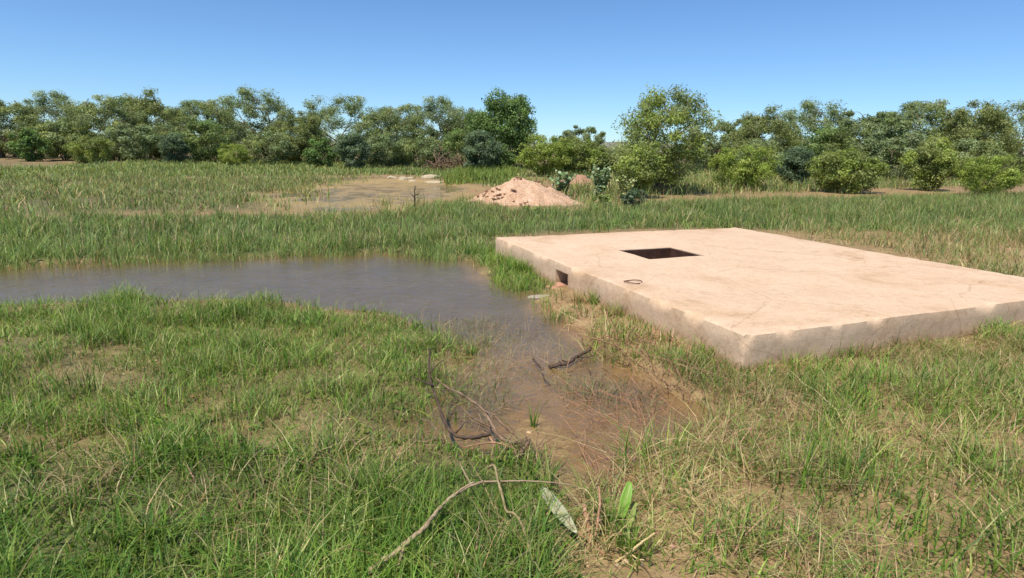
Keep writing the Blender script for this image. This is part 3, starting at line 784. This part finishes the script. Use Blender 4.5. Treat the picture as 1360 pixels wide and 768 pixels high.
B_lime, _ = put('bush', 'bright yellow-green bush behind the crest of the sand heap', 'bush', 724, 36, 172, 70, LIME, w4, clumps=90, per=170, size=0.13, asp=.35, low=.0, trunk=.06, seed=17, stems=5, csig=.17, irr=0.25, shape=0.3)
T_r1, _ = put('thorn_tree', 'grey-green thorn tree rising behind the yellow-green bush', 'tree', 768, 50, 168, 74, np.concatenate([GREY, OLIVE]), w4 + w3, clumps=150, per=190, size=0.16, low=0.0, trunk=.1, seed=18, stems=3, csig=0.12, asp=0.32, irr=0.25, shape=0.3)
B_lime2, _ = put('bush', 'pale lime bush beside the yellow-green bush, above the red bank', 'bush', 775, 37, 186, 66, np.concatenate([LIME, OLIVE]), w4 + w3, clumps=90, per=170, size=0.13, low=.0, trunk=.05, seed=19, stems=4, csig=.2, irr=0.25, shape=0.3)
B_brown, _ = put('bush', 'brownish half-dry bush below the gap in the treeline', 'bush', 803, 38, 197, 34, np.array([(.20, .16, .08), (.15, .14, .06), (.26, .20, .11)]), w3, clumps=50, per=140, size=0.13, low=.0, trunk=.05, seed=20, stems=4, csig=.22, shape=0.3)
B_f1, _ = put('bush', 'wide olive bush under the feathery thorn tree by the brush pile', 'bush', 560, 43, 178, 66, np.concatenate([OLIVE, GREY]), w3 + w4, clumps=80, per=150, size=.14, low=.0, trunk=.05, seed=26, stems=4, csig=.18, irr=.3, shape=.3)
B_f2, _ = put('bush', 'grey-green bush below the low spreading tree at the pond end', 'bush', 512, 42, 176, 56, GREY, w4, clumps=70, per=150, size=.14, low=.0, trunk=.05, seed=27, stems=4, csig=.18, irr=.3, shape=.3)
B_f3, _ = put('bush', 'leafy green bush filling the gap beneath the smaller olive tree', 'bush', 612, 44, 172, 44, np.concatenate([OLIVE, DARK]), w3 + w4, clumps=60, per=150, size=.14, low=.0, trunk=.05, seed=28, stems=4, csig=.18, irr=.3, shape=.3)
# the tree at the right whose tips enter the picture
T_right, _ = put('thorn_tree', 'pale green loose thorn tree behind the big-leaved weeds and slab', 'tree', 880, 24, 104, 112, np.concatenate([PALE, LIME]), w4 + w4, clumps=150, per=190, size=0.11, asp=.35, low=0.0, trunk=.11, seed=22, stems=4, csig=.13, irr=0.35, shape=0.5)
B_r2, _ = put('bush', 'green thicket bush at the foot of the pale tree', 'bush', 846, 21, 188, 52, np.concatenate([OLIVE, LIME]), w3 + w4, clumps=70, per=170, size=0.09, low=.0, trunk=.04, seed=23, stems=4, csig=.19, shape=0.4)
B_r3, _ = put('bush', 'low dark twiggy bush behind the marsh grass and slab', 'bush', 846, 17, 249, 36, BLUE * .9, w3, clumps=26, per=90, size=.07, low=.0, trunk=.02, seed=24, stems=5, csig=.2)
B_r4, _ = put('bush', 'small bright green shrub at the edge of the marsh grass', 'bush', 800, 16.5, 256, 34, np.concatenate([LIME, PALE]), w4 + w4, clumps=22, per=90, size=.07, low=.0, trunk=.015, seed=25, stems=5, csig=.22)

# treeline going on to both sides of the photograph
GL = 'trees of the treeline left of the pond'; GR = 'trees of the treeline beyond the slab'
for px, D, src, s, rz in ((455, 51, T_g1, 1.02, 2.0), (396, 47, T_g3, .9, .7), (345, 55, T_g1, 1.15, 4.1), (268, 49, T_g2, 1.0, 1.2),
                          (205, 52, T_g3, 1.2, 3.0), (150, 47, T_g2, 1.1, 5.1), (78, 50, T_g1, .95, .4), (10, 46, T_g2, 1.05, 2.6)):
    copy_thing(src, at_dist(px, D), rz, (s, s, s * (.9 + .2 * ((px * 7) % 10) / 10)),
               {T_g1.name: 'feathery grey-green', T_g2.name: 'broad dull green', T_g3.name: 'slender olive'}[src.name] + ' thorn tree in the long treeline behind the pond', GL)
for px, D, s, lab in ((470, 40, .9, 'dark bush before the treeline at the pond end'),):
    copy_thing(B_dark, at_dist(px, D), 1, (s, s, s), lab)
for k, (px, D, src, s) in enumerate(((425, 41, B_shade, 1.1), (310, 40, B_lime, .62), (232, 42, B_dark, .8), (120, 40, B_lime2, .8), (40, 41, B_shade, 1.2), (360, 43, B_f1, 1.0), (180, 43, B_f2, 1.1), (275, 44, B_f3, 1.1), (90, 44, B_f1, 1.2))):
    copy_thing(src, at_dist(px, D), k * 1.3, (s, s, s), ['deep green bush below the long treeline by the pond', 'yellow-green bush below the long treeline by the pond', 'blue-green bush below the long treeline by the pond', 'pale lime bush below the long treeline by the pond', 'second deep green bush at the far end of the long treeline', 'wide olive bush under the long treeline by the pond', 'grey-green bush under the long treeline by the pond', 'leafy mixed green bush under the long treeline by the pond', 'second wide olive bush under the long treeline, towards its end'][k])
for px, D, src, s, rz in ((958, 44, T_r1, 1.15, 1.0), (1015, 40, T_g3, .95, 2.2), (1080, 46, T_g1, 1.0, 3.3), (1150, 41, T_r1, 1.3, 5.0),
                          (1215, 45, T_g2, 1.15, .3), (1290, 42, T_g3, 1.1, 4.4), (1360, 44, T_g1, 1.0, 1.6)):
    copy_thing(src, at_dist(px, D), rz, (s, s, s),
               {T_g1.name: 'feathery grey-green', T_g2.name: 'broad dull green', T_g3.name: 'slender olive', T_r1.name: 'rounded mixed green'}[src.name] + ' thorn tree in the treeline beyond the concrete slab', GR)
for k, (px, D, src, s) in enumerate(((990, 27, B_lime, .8), (1060, 30, B_dark, .75), (1130, 26, B_lime2, .85), (1240, 28, B_r2, 1.3), (1320, 25, B_lime, .7), (1010, 36, B_f1, 1.0), (1100, 37, B_f3, 1.1), (1190, 36, B_f2, 1.2), (1290, 36, B_f1, 1.1))):
    copy_thing(src, at_dist(px, D), 2 + k * 1.7, (s, s, s), ['yellow-green bush behind the far side of the slab', 'blue-green bush beyond the slab, between lime bushes', 'pale lime bush beyond the slab, beside the blue-green one', 'green thicket bush below the olive treeline', 'yellow-green bush at the end of the olive treeline', 'wide olive bush under the treeline beyond the slab', 'leafy mixed green bush under the treeline beyond the slab', 'grey-green bush under the treeline beyond the slab', 'second wide olive bush towards the end of the slab side treeline'][k])

# far bushveld seen through the gaps as one mass
g = np.random.default_rng(77)
cx = g.uniform(-190, 190, 340); cy = g.uniform(75, 210, 340); ch = g.uniform(1.0, 2.6, 340)
C0 = np.stack([cx, cy, ch * .5 + .5 + .25], 1)
V, Fq, col = leaf_cards(C0, 130, ch * 1.5, .5, .5, np.concatenate([GREY, OLIVE]), w4 + w3, g)
V[:, 2] = np.maximum(V[:, 2], .3)
tag(mesh_obj('far_scrub', V, Fq, LEAF, col=col, smooth=False), 'far low bushveld seen between the trees', 'scrub', kind='stuff')

# ------------------------------------------------------------------ big-leaved weeds
def weed(px, py, h, r, label, n_st, n_lf, ll, seed, pal=None):
    pal = np.array([(.17, .27, .11), (.23, .33, .16), (.32, .41, .24), (.13, .22, .08)]) if pal is None else pal
    g = np.random.default_rng(seed); b = gz(px, py)
    root = thing('weed_plant', label, 'plant', b, 0, None)
    tb = Tubes(); V = []; Fc = []; C = []
    for s in range(n_st):
        a = g.uniform(0, 6.28); tip = np.array([math.cos(a) * r * g.uniform(.3, 1), math.sin(a) * r * g.uniform(.3, 1), h * g.uniform(.7, 1)])
        pts = spline([(0, 0, -.03), tip * [.35, .35, .5], tip], 5)
        tb.add(pts, list(np.linspace(.014, .005, len(pts))), 5)
        for k in range(n_lf):
            t = .15 + .85 * k / (n_lf - 1); p = np.array(pts[min(int(t * (len(pts) - 1)), len(pts) - 1)])
            az = g.uniform(0, 6.28); el = g.uniform(-.7, .9)
            d = np.array([math.cos(az) * math.cos(el), math.sin(az) * math.cos(el), math.sin(el)])
            sdv = np.cross(d, [0, 0, 1]); sdv /= np.linalg.norm(sdv); up = np.cross(sdv, d); ro_ = g.uniform(-1.2, 1.2)
            sdv, up = sdv * math.cos(ro_) + up * math.sin(ro_), up * math.cos(ro_) - sdv * math.sin(ro_)
            L = ll * g.uniform(.7, 1.2) * (1.1 - .4 * t); W = L * .34
            o0 = len(V)
            for q, wq, dr in ((0, .12, 0), (.35, .95, .03), (.7, .75, 0), (1, .0, -.12)):
                c = p + d * L * q + up * dr * L
                if wq == 0: V.append(c)
                else: V += [c - sdv * W * wq + up * .05 * L, c + sdv * W * wq + up * .05 * L]
            Fc += [[o0, o0 + 1, o0 + 3, o0 + 2], [o0 + 2, o0 + 3, o0 + 5, o0 + 4], [o0 + 4, o0 + 5, o0 + 6]]
            cc = pal[g.integers(len(pal))] * g.uniform(.8, 1.2); C += [cc] * 7
    mesh_obj('foliage', V, Fc, BROAD, root, np.array(C), smooth=False)
    tb.build('stem', STEM, root)
    return root
weed(746, 262, .92, .58, 'big-leaved blue-green weed at the foot of the sand heap', 18, 16, .20, 31)
weed(796, 264, 1.12, .58, 'taller greyish big-leaved weed beside the small bright shrub', 20, 17, .20, 32)
weed(832, 270, .85, .4, 'bushy big-leaved weed in front of the green thicket', 10, 12, .17, 33, OLIVE * 1.1)
weed(706, 287, .26, .35, 'low bright green leafy weed before the sand heap', 10, 9, .12, 34, LIME * .9)

# ------------------------------------------------------------------ sand heap, soil bank, rocks
def heap(name, label, cat, cen, rx, ry, h, mat, seed, peak=(0, 0), n=64, m=30, rough=.09):
    root = thing(name, label, cat, (cen[0], cen[1], 0))
    V = []; Fc = []
    A = np.linspace(0, 2 * np.pi, n, endpoint=False)
    for j in range(m + 1):
        t = j / m
        for a in A:
            edge = 1 + .22 * (fbm(np.array([math.cos(a) * 1.4 + 5]), np.array([math.sin(a) * 1.4 + seed]), seed)[0] - .5)
            x = math.cos(a) * rx * t * edge + peak[0] * (1 - t); y = math.sin(a) * ry * t * edge + peak[1] * (1 - t)
            prof = (1 - t) ** 1.0 * .85 + .15 * math.cos(t * math.pi / 2)
            prof = max(0, min(prof, .94 + .06 * prof))
            nz = fbm(np.array([x * 2.2 + 3]), np.array([y * 2.2]), seed + 1)[0] - .5
            nf = fbm(np.array([x * 8 + 3]), np.array([y * 8]), seed + 4)[0] - .5
            V.append((x, y, h * prof + (nz * rough * 2.2 + nf * rough * .9) * min(1, 4 * (1 - t)) - .10 * t))
    for j in range(m):
        for k in range(n):
            k2 = (k + 1) % n
            Fc.append([j * n + k, (j + 1) * n + k, (j + 1) * n + k2, j * n + k2])
    mesh_obj('soil', V, Fc, mat, root)
    return root, np.array(V)

def lump_mesh(seed, sx, sy, sz, k=2):
    bm = bmesh.new(); bmesh.ops.create_icosphere(bm, subdivisions=k, radius=1)
    g = np.random.default_rng(seed)
    pl = g.normal(0, 1, (7, 3)); pl /= np.linalg.norm(pl, axis=1)[:, None]; dd = g.uniform(.62, .95, 7)
    for v in bm.verts:
        c = np.array(v.co)
        for q, e in zip(pl, dd):
            s = c @ q
            if s > e: c = c - q * (s - e)
        v.co = c * [sx, sy, sz] * (1 + g.normal(0, .02))
    me = bpy.data.meshes.new('lump'); bm.to_mesh(me); bm.free()
    return me

hc = gp(697, 271)
HR, HVt = heap('sand_heap', 'heap of pinkish sandy soil with dark clods in the marsh', 'heap', hc, wpx(172, hc[1]) / 2, 1.6, .84, SAND, 3, peak=(-.16, .1), n=96, m=44, rough=.12)
lumps = [lump_mesh(s, 1, 1, .75, 1) for s in range(5)]
for me in lumps: me.materials.append(CLOD)
g = np.random.default_rng(5)
cand = HVt[(HVt[:, 2] > .02)]
cand_front = cand[(cand[:, 1] < .3)]
spots = cand_front[g.integers(len(cand_front), size=9)]
for k in range(130):
    c = spots[k % 9]; p = c + np.array([g.normal(0, .22), g.normal(0, .14), 0])          # clods lie in drifts
    p = HVt[np.argmin(((HVt[:, :2] - p[:2]) ** 2).sum(1))]
    if p[2] > .55 and g.uniform() < .7: continue
    o = bpy.data.objects.new('clod', lumps[k % 5]); COL.objects.link(o); o.parent = HR
    s = .018 + .058 * g.uniform() ** 2.2
    o.location = (p[0], p[1], p[2] + s * .3); o.scale = (s * g.uniform(1, 1.8), s, s * g.uniform(.5, .9)); o.rotation_euler = (g.uniform(-.5, .5), g.uniform(-.5, .5), g.uniform(0, 6))
bc = at_dist(768, 27)
heap('soil_bank', 'reddish-brown soil bank behind the big-leaved weeds', 'bank', bc, 1.75, 1.1, .62, REDSOIL, 9, n=48, m=18)

def rock(name, label, cat, p, sc, rz, seed, mat, group=None, sub=2, tilt=(0, 0), z=None):
    me = lump_mesh(seed, 1, 1, 1, sub); me.materials.append(mat); me.name = name
    o = bpy.data.objects.new(name, me); COL.objects.link(o)
    o.location = (p[0], p[1], (p[2] if z is None else z)); o.scale = sc; o.rotation_euler = (tilt[0], tilt[1], rz)
    return tag(o, label, cat, group)
rock('pale_boulder', 'long pale flat boulder on the far pond bank by the brush pile', 'rock', gz(572, 239), (.55, .28, .20), .2, 41, ROCK)
rock('pale_boulder', 'pale low boulder lying in the pond edge below the long one', 'rock', gz(578, 243), (.55, .22, .10), -.1, 42, ROCK)
for k, (px, py, s) in enumerate(((520, 239, .22), (535, 240, .26), (545, 239.5, .2), (548, 242, .16), (598, 239, .22))):
    rock('bank_stone', 'small pale stone in the row on the far pond bank', 'stone', gz(px, py), (s * 1.3, s, s * .6), k, 50 + k, ROCK, 'pale stones on the far pond bank')
for k, (px, py, s) in enumerate(((638, 262, .14), (630, 256, .13), (650, 270, .15), (658, 275, .11))):
    rock('earth_clod', 'brown earth lump in the mud left of the sand heap', 'clod', gz(px, py), (s * 1.5, s, s * .6), k * 2, 60 + k, CLOD, 'earth lumps left of the sand heap')
# rubble and flat stone at the outlet
def off_slab(u, d, z):
    n = -EQ
    q = slab_pt(u, 0) + n * d
    return (q[0], q[1], z)
rock('brick_fragment', 'pink broken brick lying in the mouth of the outlet', 'brick', off_slab(OU + .02, .03, .055), (.085, .055, .045), .5, 71, BRICK, sub=2, tilt=(.2, .1))
rock('brick_fragment', 'small pink brick piece below the outlet mouth', 'brick', off_slab(OU + .06, .13, .04), (.055, .045, .04), 1.4, 72, BRICK, sub=2)
rock('brick_fragment', 'reddish brick chip beside the flat stone under the outlet', 'brick', off_slab(OU - .05, .15, .03), (.05, .035, .03), 2.2, 73, BRICK, sub=2)
fs = gp(722, 394)
rock('flat_stone', 'flat pale grey stone in the water below the outlet', 'stone', (fs[0], fs[1], .0), (.19, .085, .022), .25, 74, mat_noise('pale_grey_stone', (.26, .22, .16), (.36, .31, .24), (.44, .39, .31), 8, .7, .4, .01))

# brush pile on the far bank
def brush(label, base, rx, ry, h, n, mat, seed, rad=.02, name='brush_pile', cat='brush pile', L=(.6, 1.4)):
    rd = random.Random(seed); root = thing(name, label, cat, base); tb = Tubes()
    for k in range(n):
        a = rd.uniform(0, 6.28); r = rd.random() ** .5
        p = np.array([math.cos(a) * r * rx, math.sin(a) * r * ry, rd.uniform(0, h) * (1 - r * .7)])
        d = np.array([rd.uniform(-1, 1), rd.uniform(-1, 1), rd.uniform(-.2, .7)]); d /= np.linalg.norm(d)
        l = rd.uniform(*L)
        q = p + d * l; q[2] = max(q[2], .02)
        m = (p + q) / 2 + np.array([rd.uniform(-.12, .12) * l, rd.uniform(-.12, .12) * l, rd.uniform(-.05, .15) * l])
        pts = spline([p, m, q], 3); rr = rad * rd.uniform(.5, 1.2)
        tb.add(pts, list(np.linspace(rr, rr * .3, len(pts))), 5)
        if rd.random() < .6:
            e = m + np.array([rd.uniform(-.4, .4), rd.uniform(-.4, .4), rd.uniform(0, .4)]) * l * .7
            tb.add([m, (m + e) / 2 + np.array([0, 0, .03]), e], [rr * .6, rr * .4, rr * .2], 4)
    tb.build('twigs', mat, root)
    return root
brush('pile of grey-brown dead brush on the far bank below the feathery tree', gz(600, 231), 1.5, .9, .95, 150, DEADWOOD, 3, .035)

# ------------------------------------------------------------------ dead branches in the foreground
def P3(lst):
    """photo points with a height above the mean ground each"""
    return [gp(x, y, z) for x, y, z in lst]
def branch(name, label, cat, runs, mat, n=7, seed=0):
    """runs: the first is the main stem, the rest are its side twigs"""
    rd = random.Random(seed)
    b = gp(runs[0][0][0][0], runs[0][0][0][1], 0)
    root = thing(name, label, cat, (b[0], b[1], 0))
    for i, (pts, r0, r1) in enumerate(runs):
        tb = Tubes(); q = spline(P3(pts), 6)
        q = [p - b + np.array([rd.uniform(-1, 1), rd.uniform(-1, 1), rd.uniform(-1, 1)]) * r0 * .22 for p in q]
        rad = [r0 + (r1 - r0) * k / (len(q) - 1) for k in range(len(q))]
        rad = [r * rd.uniform(.9, 1.12) * (1.3 if rd.random() < .12 else 1) for r in rad]
        tb.add(q, rad, n if i == 0 else 6, .1, rd)
        tb.build('main_stem' if i == 0 else 'side_twig', mat, root)
    return root
branch('dead_branch', 'dark forked dead branch standing up out of the shallow water', 'branch', [
    ([(652, 576, .12), (627, 581, .10), (603, 577, .10), (590, 559, .14), (579, 527, .22), (570, 498, .32), (571, 464, .42)], .011, .006),
    ([(603, 577, .05), (612, 568, .09), (618, 560, .12)], .006, .003),
    ([(577, 513, .27), (562, 507, .30), (547, 500, .33)], .006, .003),
    ([(570, 498, .32), (579, 486, .36), (590, 478, .40)], .004, .002)], DARKWOOD, 7, 1)
branch('dead_branch', 'long crooked brown branch running down to the tangle of twigs', 'branch', [
    ([(703, 586, .06), (682, 588, .07), (664, 581, .10), (655, 567, .13), (642, 545, .17), (626, 532, .2), (610, 522, .23), (594, 515, .26), (578, 501, .30)], .011, .004),
    ([(642, 545, .17), (656, 551, .20), (667, 549, .23)], .005, .002),
    ([(610, 522, .23), (600, 518, .2), (586, 519, .18)], .004, .002),
    ([(656, 551, .16), (670, 566, .12), (690, 582, .08), (704, 592, .05)], .007, .005),
    ([(655, 567, .13), (645, 552, .10), (640, 541, .12)], .005, .003)], DEADWOOD, 7, 2)
branch('dead_branch', 'fine spreading brown twig beside the foot of the dark forked branch', 'branch', [
    ([(655, 568, .10), (640, 562, .13), (625, 553, .17), (612, 541, .21), (600, 536, .23)], .006, .003),
    ([(640, 562, .13), (636, 550, .17), (628, 542, .2)], .004, .002), ([(625, 553, .17), (612, 556, .17), (600, 553, .19)], .004, .002),
    ([(648, 565, .11), (655, 548, .16), (668, 540, .2)], .004, .002)], DEADWOOD, 6, 21)
branch('dead_branch', 'thin reddish twig lying on the mud under the crooked branch', 'branch', [
    ([(690, 600, .05), (672, 592, .08), (655, 588, .09), (636, 590, .10), (618, 594, .10)], .006, .003),
    ([(655, 588, .09), (648, 578, .11), (640, 572, .13)], .004, .002), ([(672, 592, .08), (664, 604, .08), (655, 612, .08)], .004, .002)], REDSTRAW, 6, 22)
branch('dead_stick', 'short thick grey stick at the end of the twig tangle', 'stick', [
    ([(683, 617, .05), (692, 602, .07), (703, 586, .09)], .013, .009)], DEADWOOD, 8, 3)
branch('dead_branch', 'thin brown twig lying flat on the mud by the dense grass', 'branch', [
    ([(540, 584, .05), (562, 587, .06), (575, 585, .07), (592, 583, .08)], .006, .003),
    ([(575, 585, .07), (582, 576, .09), (572, 562, .10), (556, 556, .1)], .004, .002),
    ([(562, 587, .06), (558, 572, .08), (553, 560, .09)], .003, .002)], DEADWOOD, 6, 4)
branch('dead_branch', 'long pale bent branch lying over the thick green grass', 'branch', [
    ([(488, 762, .12), (510, 745, .14), (537, 724, .16), (552, 711, .17), (566, 698, .18), (587, 672, .19), (606, 656, .19), (627, 645, .19), (642, 640, .18)], .0115, .0055),
    ([(537, 724, .16), (532, 742, .14), (526, 760, .10)], .006, .003),
    ([(530, 738, .13), (545, 746, .12), (552, 752, .10)], .004, .002),
    ([(627, 645, .19), (619, 632, .22), (610, 615, .24)], .004, .002),
    ([(642, 640, .18), (680, 639, .17), (720, 640, .15), (760, 645, .12), (786, 656, .08)], .004, .0025),
    ([(606, 656, .19), (615, 648, .22), (630, 640, .23)], .005, .003)], PALEWOOD, 8, 5)
branch('bent_stalk', 'pale arched stalk curving down through the green grass', 'stalk', [
    ([(648, 622, .17), (652, 619, .19), (657, 620, .20), (661, 637, .20), (667, 658, .19), (672, 678, .19), (685, 684, .18), (696, 704, .17), (702, 727, .14), (704, 758, .06)], .0058, .005),
    ([(685, 684, .18), (680, 692, .14)], .004, .002)], STEM, 7, 6)
branch('drift_stick', 'dark ragged stick half sunk in the brown shallows', 'stick', [
    ([(730, 487, .02), (744, 484, .03), (754, 482, .035), (768, 473, .035), (784, 464, .05)], .016, .012),
    ([(754, 482, .03), (746, 478, .06)], .007, .003), ([(768, 473, .035), (776, 475, .05), (790, 472, .06)], .008, .003)], DARKWOOD, 7, 7)
branch('drift_stick', 'small dark twig poking out of the brown water', 'stick', [
    ([(708, 477, .02), (714, 483, .03), (718, 488, .03)], .008, .005), ([(721, 497, .02), (723, 503, .03), (731, 512, .02)], .006, .004)], DARKWOOD, 6, 8)
branch('woody_stem', 'thick reddish woody stem broken off among the straw', 'stem', [
    ([(792, 745, .00), (787, 722, .05), (781, 698, .10), (776, 671, .16)], .014, .010),
    ([(786, 724, .06), (792, 706, .10), (794, 690, .14), (797, 664, .18), (795, 646, .20)], .006, .004),
    ([(787, 722, .05), (776, 714, .08), (768, 706, .10)], .006, .004),
    ([(787, 722, .05), (800, 734, .06), (814, 744, .06), (818, 760, .04)], .007, .004),
    ([(787, 722, .05), (778, 735, .05), (768, 752, .04)], .007, .004)], REDSTRAW, 8, 9)
branch('dry_stalk', 'pale dry stalk leaning across the bank below the bright leaf', 'stalk', [
    ([(810, 752, .03), (824, 742, .07), (836, 734, .10), (850, 722, .13), (870, 708, .17)], .006, .004),
    ([(836, 734, .10), (846, 742, .09), (856, 744, .09)], .004, .002)], STRAW, 6, 10)

# dead upright stalk in the marsh
branch('dead_stalk', 'upright dark dead stalk in the marsh grass before the pond', 'stalk', [
    ([(551, 287, .0), (551, 270, .30), (550.5, 258, .55), (551.5, 247, .78)], .018, .008),
    ([(550.5, 262, .50), (547, 259, .57), (545, 256, .60)], .010, .005),
    ([(551, 259, .55), (555, 258, .58), (557, 256, .60)], .012, .005)], DARKWOOD, 6, 11)

# dry arching stalks on the right bank, thing by thing
def stalks(label, px, n, hr, spread, mat, seed, rad=.0035, lean=(-.6, -.2)):
    rd = random.Random(seed); b = gz(*px)
    root = thing('dry_stalk_clump', label, 'dry stalks', b); tb = Tubes()
    for k in range(n):
        x, y = rd.uniform(-spread, spread), rd.uniform(-spread, spread)
        a = rd.uniform(0, 6.28); h = rd.uniform(*hr); d = np.array([math.cos(a) + lean[0], math.sin(a) + lean[1], 0]); l = h * rd.uniform(.3, 1.15)
        e = h * rd.uniform(.25, 1); w = rd.uniform(-.08, .08) * l
        p = [(x, y, -.02), np.array([x + w, y - w, e * .5]) + d * l * rd.uniform(.25, .45), np.array([x, y, e]) + d * l]
        if rd.random() < .25:                                   # snapped over
            p.append(p[-1] + np.array([rd.uniform(-.1, .1), rd.uniform(-.1, .1), -e * .6]))
        q = spline(p, 4); r = rad * rd.uniform(.6, 1.4)
        tb.add(q, list(np.linspace(r, r * .5, len(q))), 5)
    tb.build('stalks', mat, root)
stalks('arching reddish dry stalks at the foot of the slab wall', (842, 472), 60, (.10, .38), .28, REDSTRAW, 1, .0035)
stalks('yellow dry stalks standing before the slab wall', (798, 452), 18, (.10, .34), .14, STRAW, 2, .0032)
stalks('tangled reddish stalks at the edge of the brown water', (838, 540), 170, (.05, .26), .30, REDSTRAW, 3, .0026)
stalks('brown flattened stalks between the mud and bright leaf', (834, 612), 130, (.04, .18), .24, REDSTRAW, 4, .0022)
stalks('straw-coloured stalks round the broken woody stem', (800, 742), 46, (.06, .22), .15, STRAW, 5, .0018, (0, 0))
stalks('low reddish-brown stems matted round the bright upright leaf', (818, 668), 90, (.03, .13), .16, REDSTRAW, 14, .002, (0, 0))
stalks('dark wet twig litter in the mud beside the reddish tangle', (826, 510), 90, (.03, .12), .26, DARKWOOD, 12, .0028, (0, 0))
stalks('pale stalks sticking out of the right bank grass', (900, 690), 50, (.08, .26), .2, STRAW, 6, .0018, (0, 0))
stalks('reddish stalk tangle farther along the slab wall', (930, 520), 50, (.12, .36), .3, REDSTRAW, 7, .0028)
stalks('fine dark twig tangle under the short thick stick', (694, 612), 60, (.05, .15), .09, DEADWOOD, 8, .002, (0, 0))

# ------------------------------------------------------------------ two broad leaves
def broad_leaf(name, label, pa, pb, width, thick, col, mat, cup=.2, curve=0.0, n=14, side=None, prof=None):
    a = gp(*pa); b = gp(*pb); d = b - a; L = np.linalg.norm(d); d /= L
    view = (a + b) / 2 - np.array([0, 0, CAM_H]); view /= np.linalg.norm(view)
    sdv = np.cross(d, view) if side is None else np.array(side, float); sdv -= d * (sdv @ d); sdv /= np.linalg.norm(sdv)
    up = np.cross(sdv, d); up = up if up[2] > 0 else -up
    V = []; Fc = []; C = []; m = 7; g = np.random.default_rng(int(abs(pa[0])))
    for i in range(n + 1):
        t = i / n; w = width * (prof(t) if prof else math.sin(math.pi * (t * .93 + .05)) ** .6)
        c = a + d * L * t + up * curve * L * math.sin(math.pi * t)
        for lay in (1, -1):
            for k in range(m):
                s = k / (m - 1) * 2 - 1
                th = thick * (1 - s * s) * .5 * (w / width)
                V.append(c + sdv * s * w / 2 * (1 + .04 * g.normal()) + up * (cup * width * s * s * (w / width) + lay * th + .0008 * lay))
                st = 1 + .04 * math.cos(k * 2.2) + .03 * g.normal()
                C.append(np.array(col) * st)
    for i in range(n):
        o, p = i * 2 * m, (i + 1) * 2 * m
        for k in range(m - 1):
            Fc.append([o + k, o + k + 1, p + k + 1, p + k]); Fc.append([o + m + k, p + m + k, p + m + k + 1, o + m + k + 1])
        Fc.append([o, p, p + m, o + m]); Fc.append([o + m - 1, o + 2 * m - 1, p + 2 * m - 1, p + m - 1])
    o = 0; Fc.append([k for k in range(m)][::-1] + [m + k for k in range(m)])
    e = n * 2 * m; Fc.append([e + k for k in range(m)] + [e + m + k for k in range(m)][::-1])
    root = thing(name, label, 'leaf', tuple(b))
    V = np.array(V) - b
    mesh_obj('blade', V, Fc, mat, root, np.array(C))
    tb = Tubes(); q = [(a - b) + d * L * t + up * (curve * L * math.sin(math.pi * t) + thick * .55) for t in np.linspace(.04, .96, 9)]
    tb.add(q, list(np.linspace(.0012, .0024, 9)), 5); tb.build('midrib', STEM, root)
    return root
broad_leaf('fallen_leaf', 'pale grey-green thick fallen leaf leaning over the grass edge', (719, 648, .10), (766, 708, .13), .054, .008, (.42, .42, .27), BROAD, .12, .03)
broad_leaf('upright_leaf', 'bright green broad upright leaf beside the brown water', (837, 640, .22), (823, 694, .08), .045, .003, (.20, .36, .05), BROAD, .25, .06)
broad_leaf('upright_leaf', 'narrower yellow-green leaf at the foot of the bright upright leaf', (845, 668, .18), (829, 716, .05), .022, .003, (.26, .34, .07), BROAD, .3, .06)
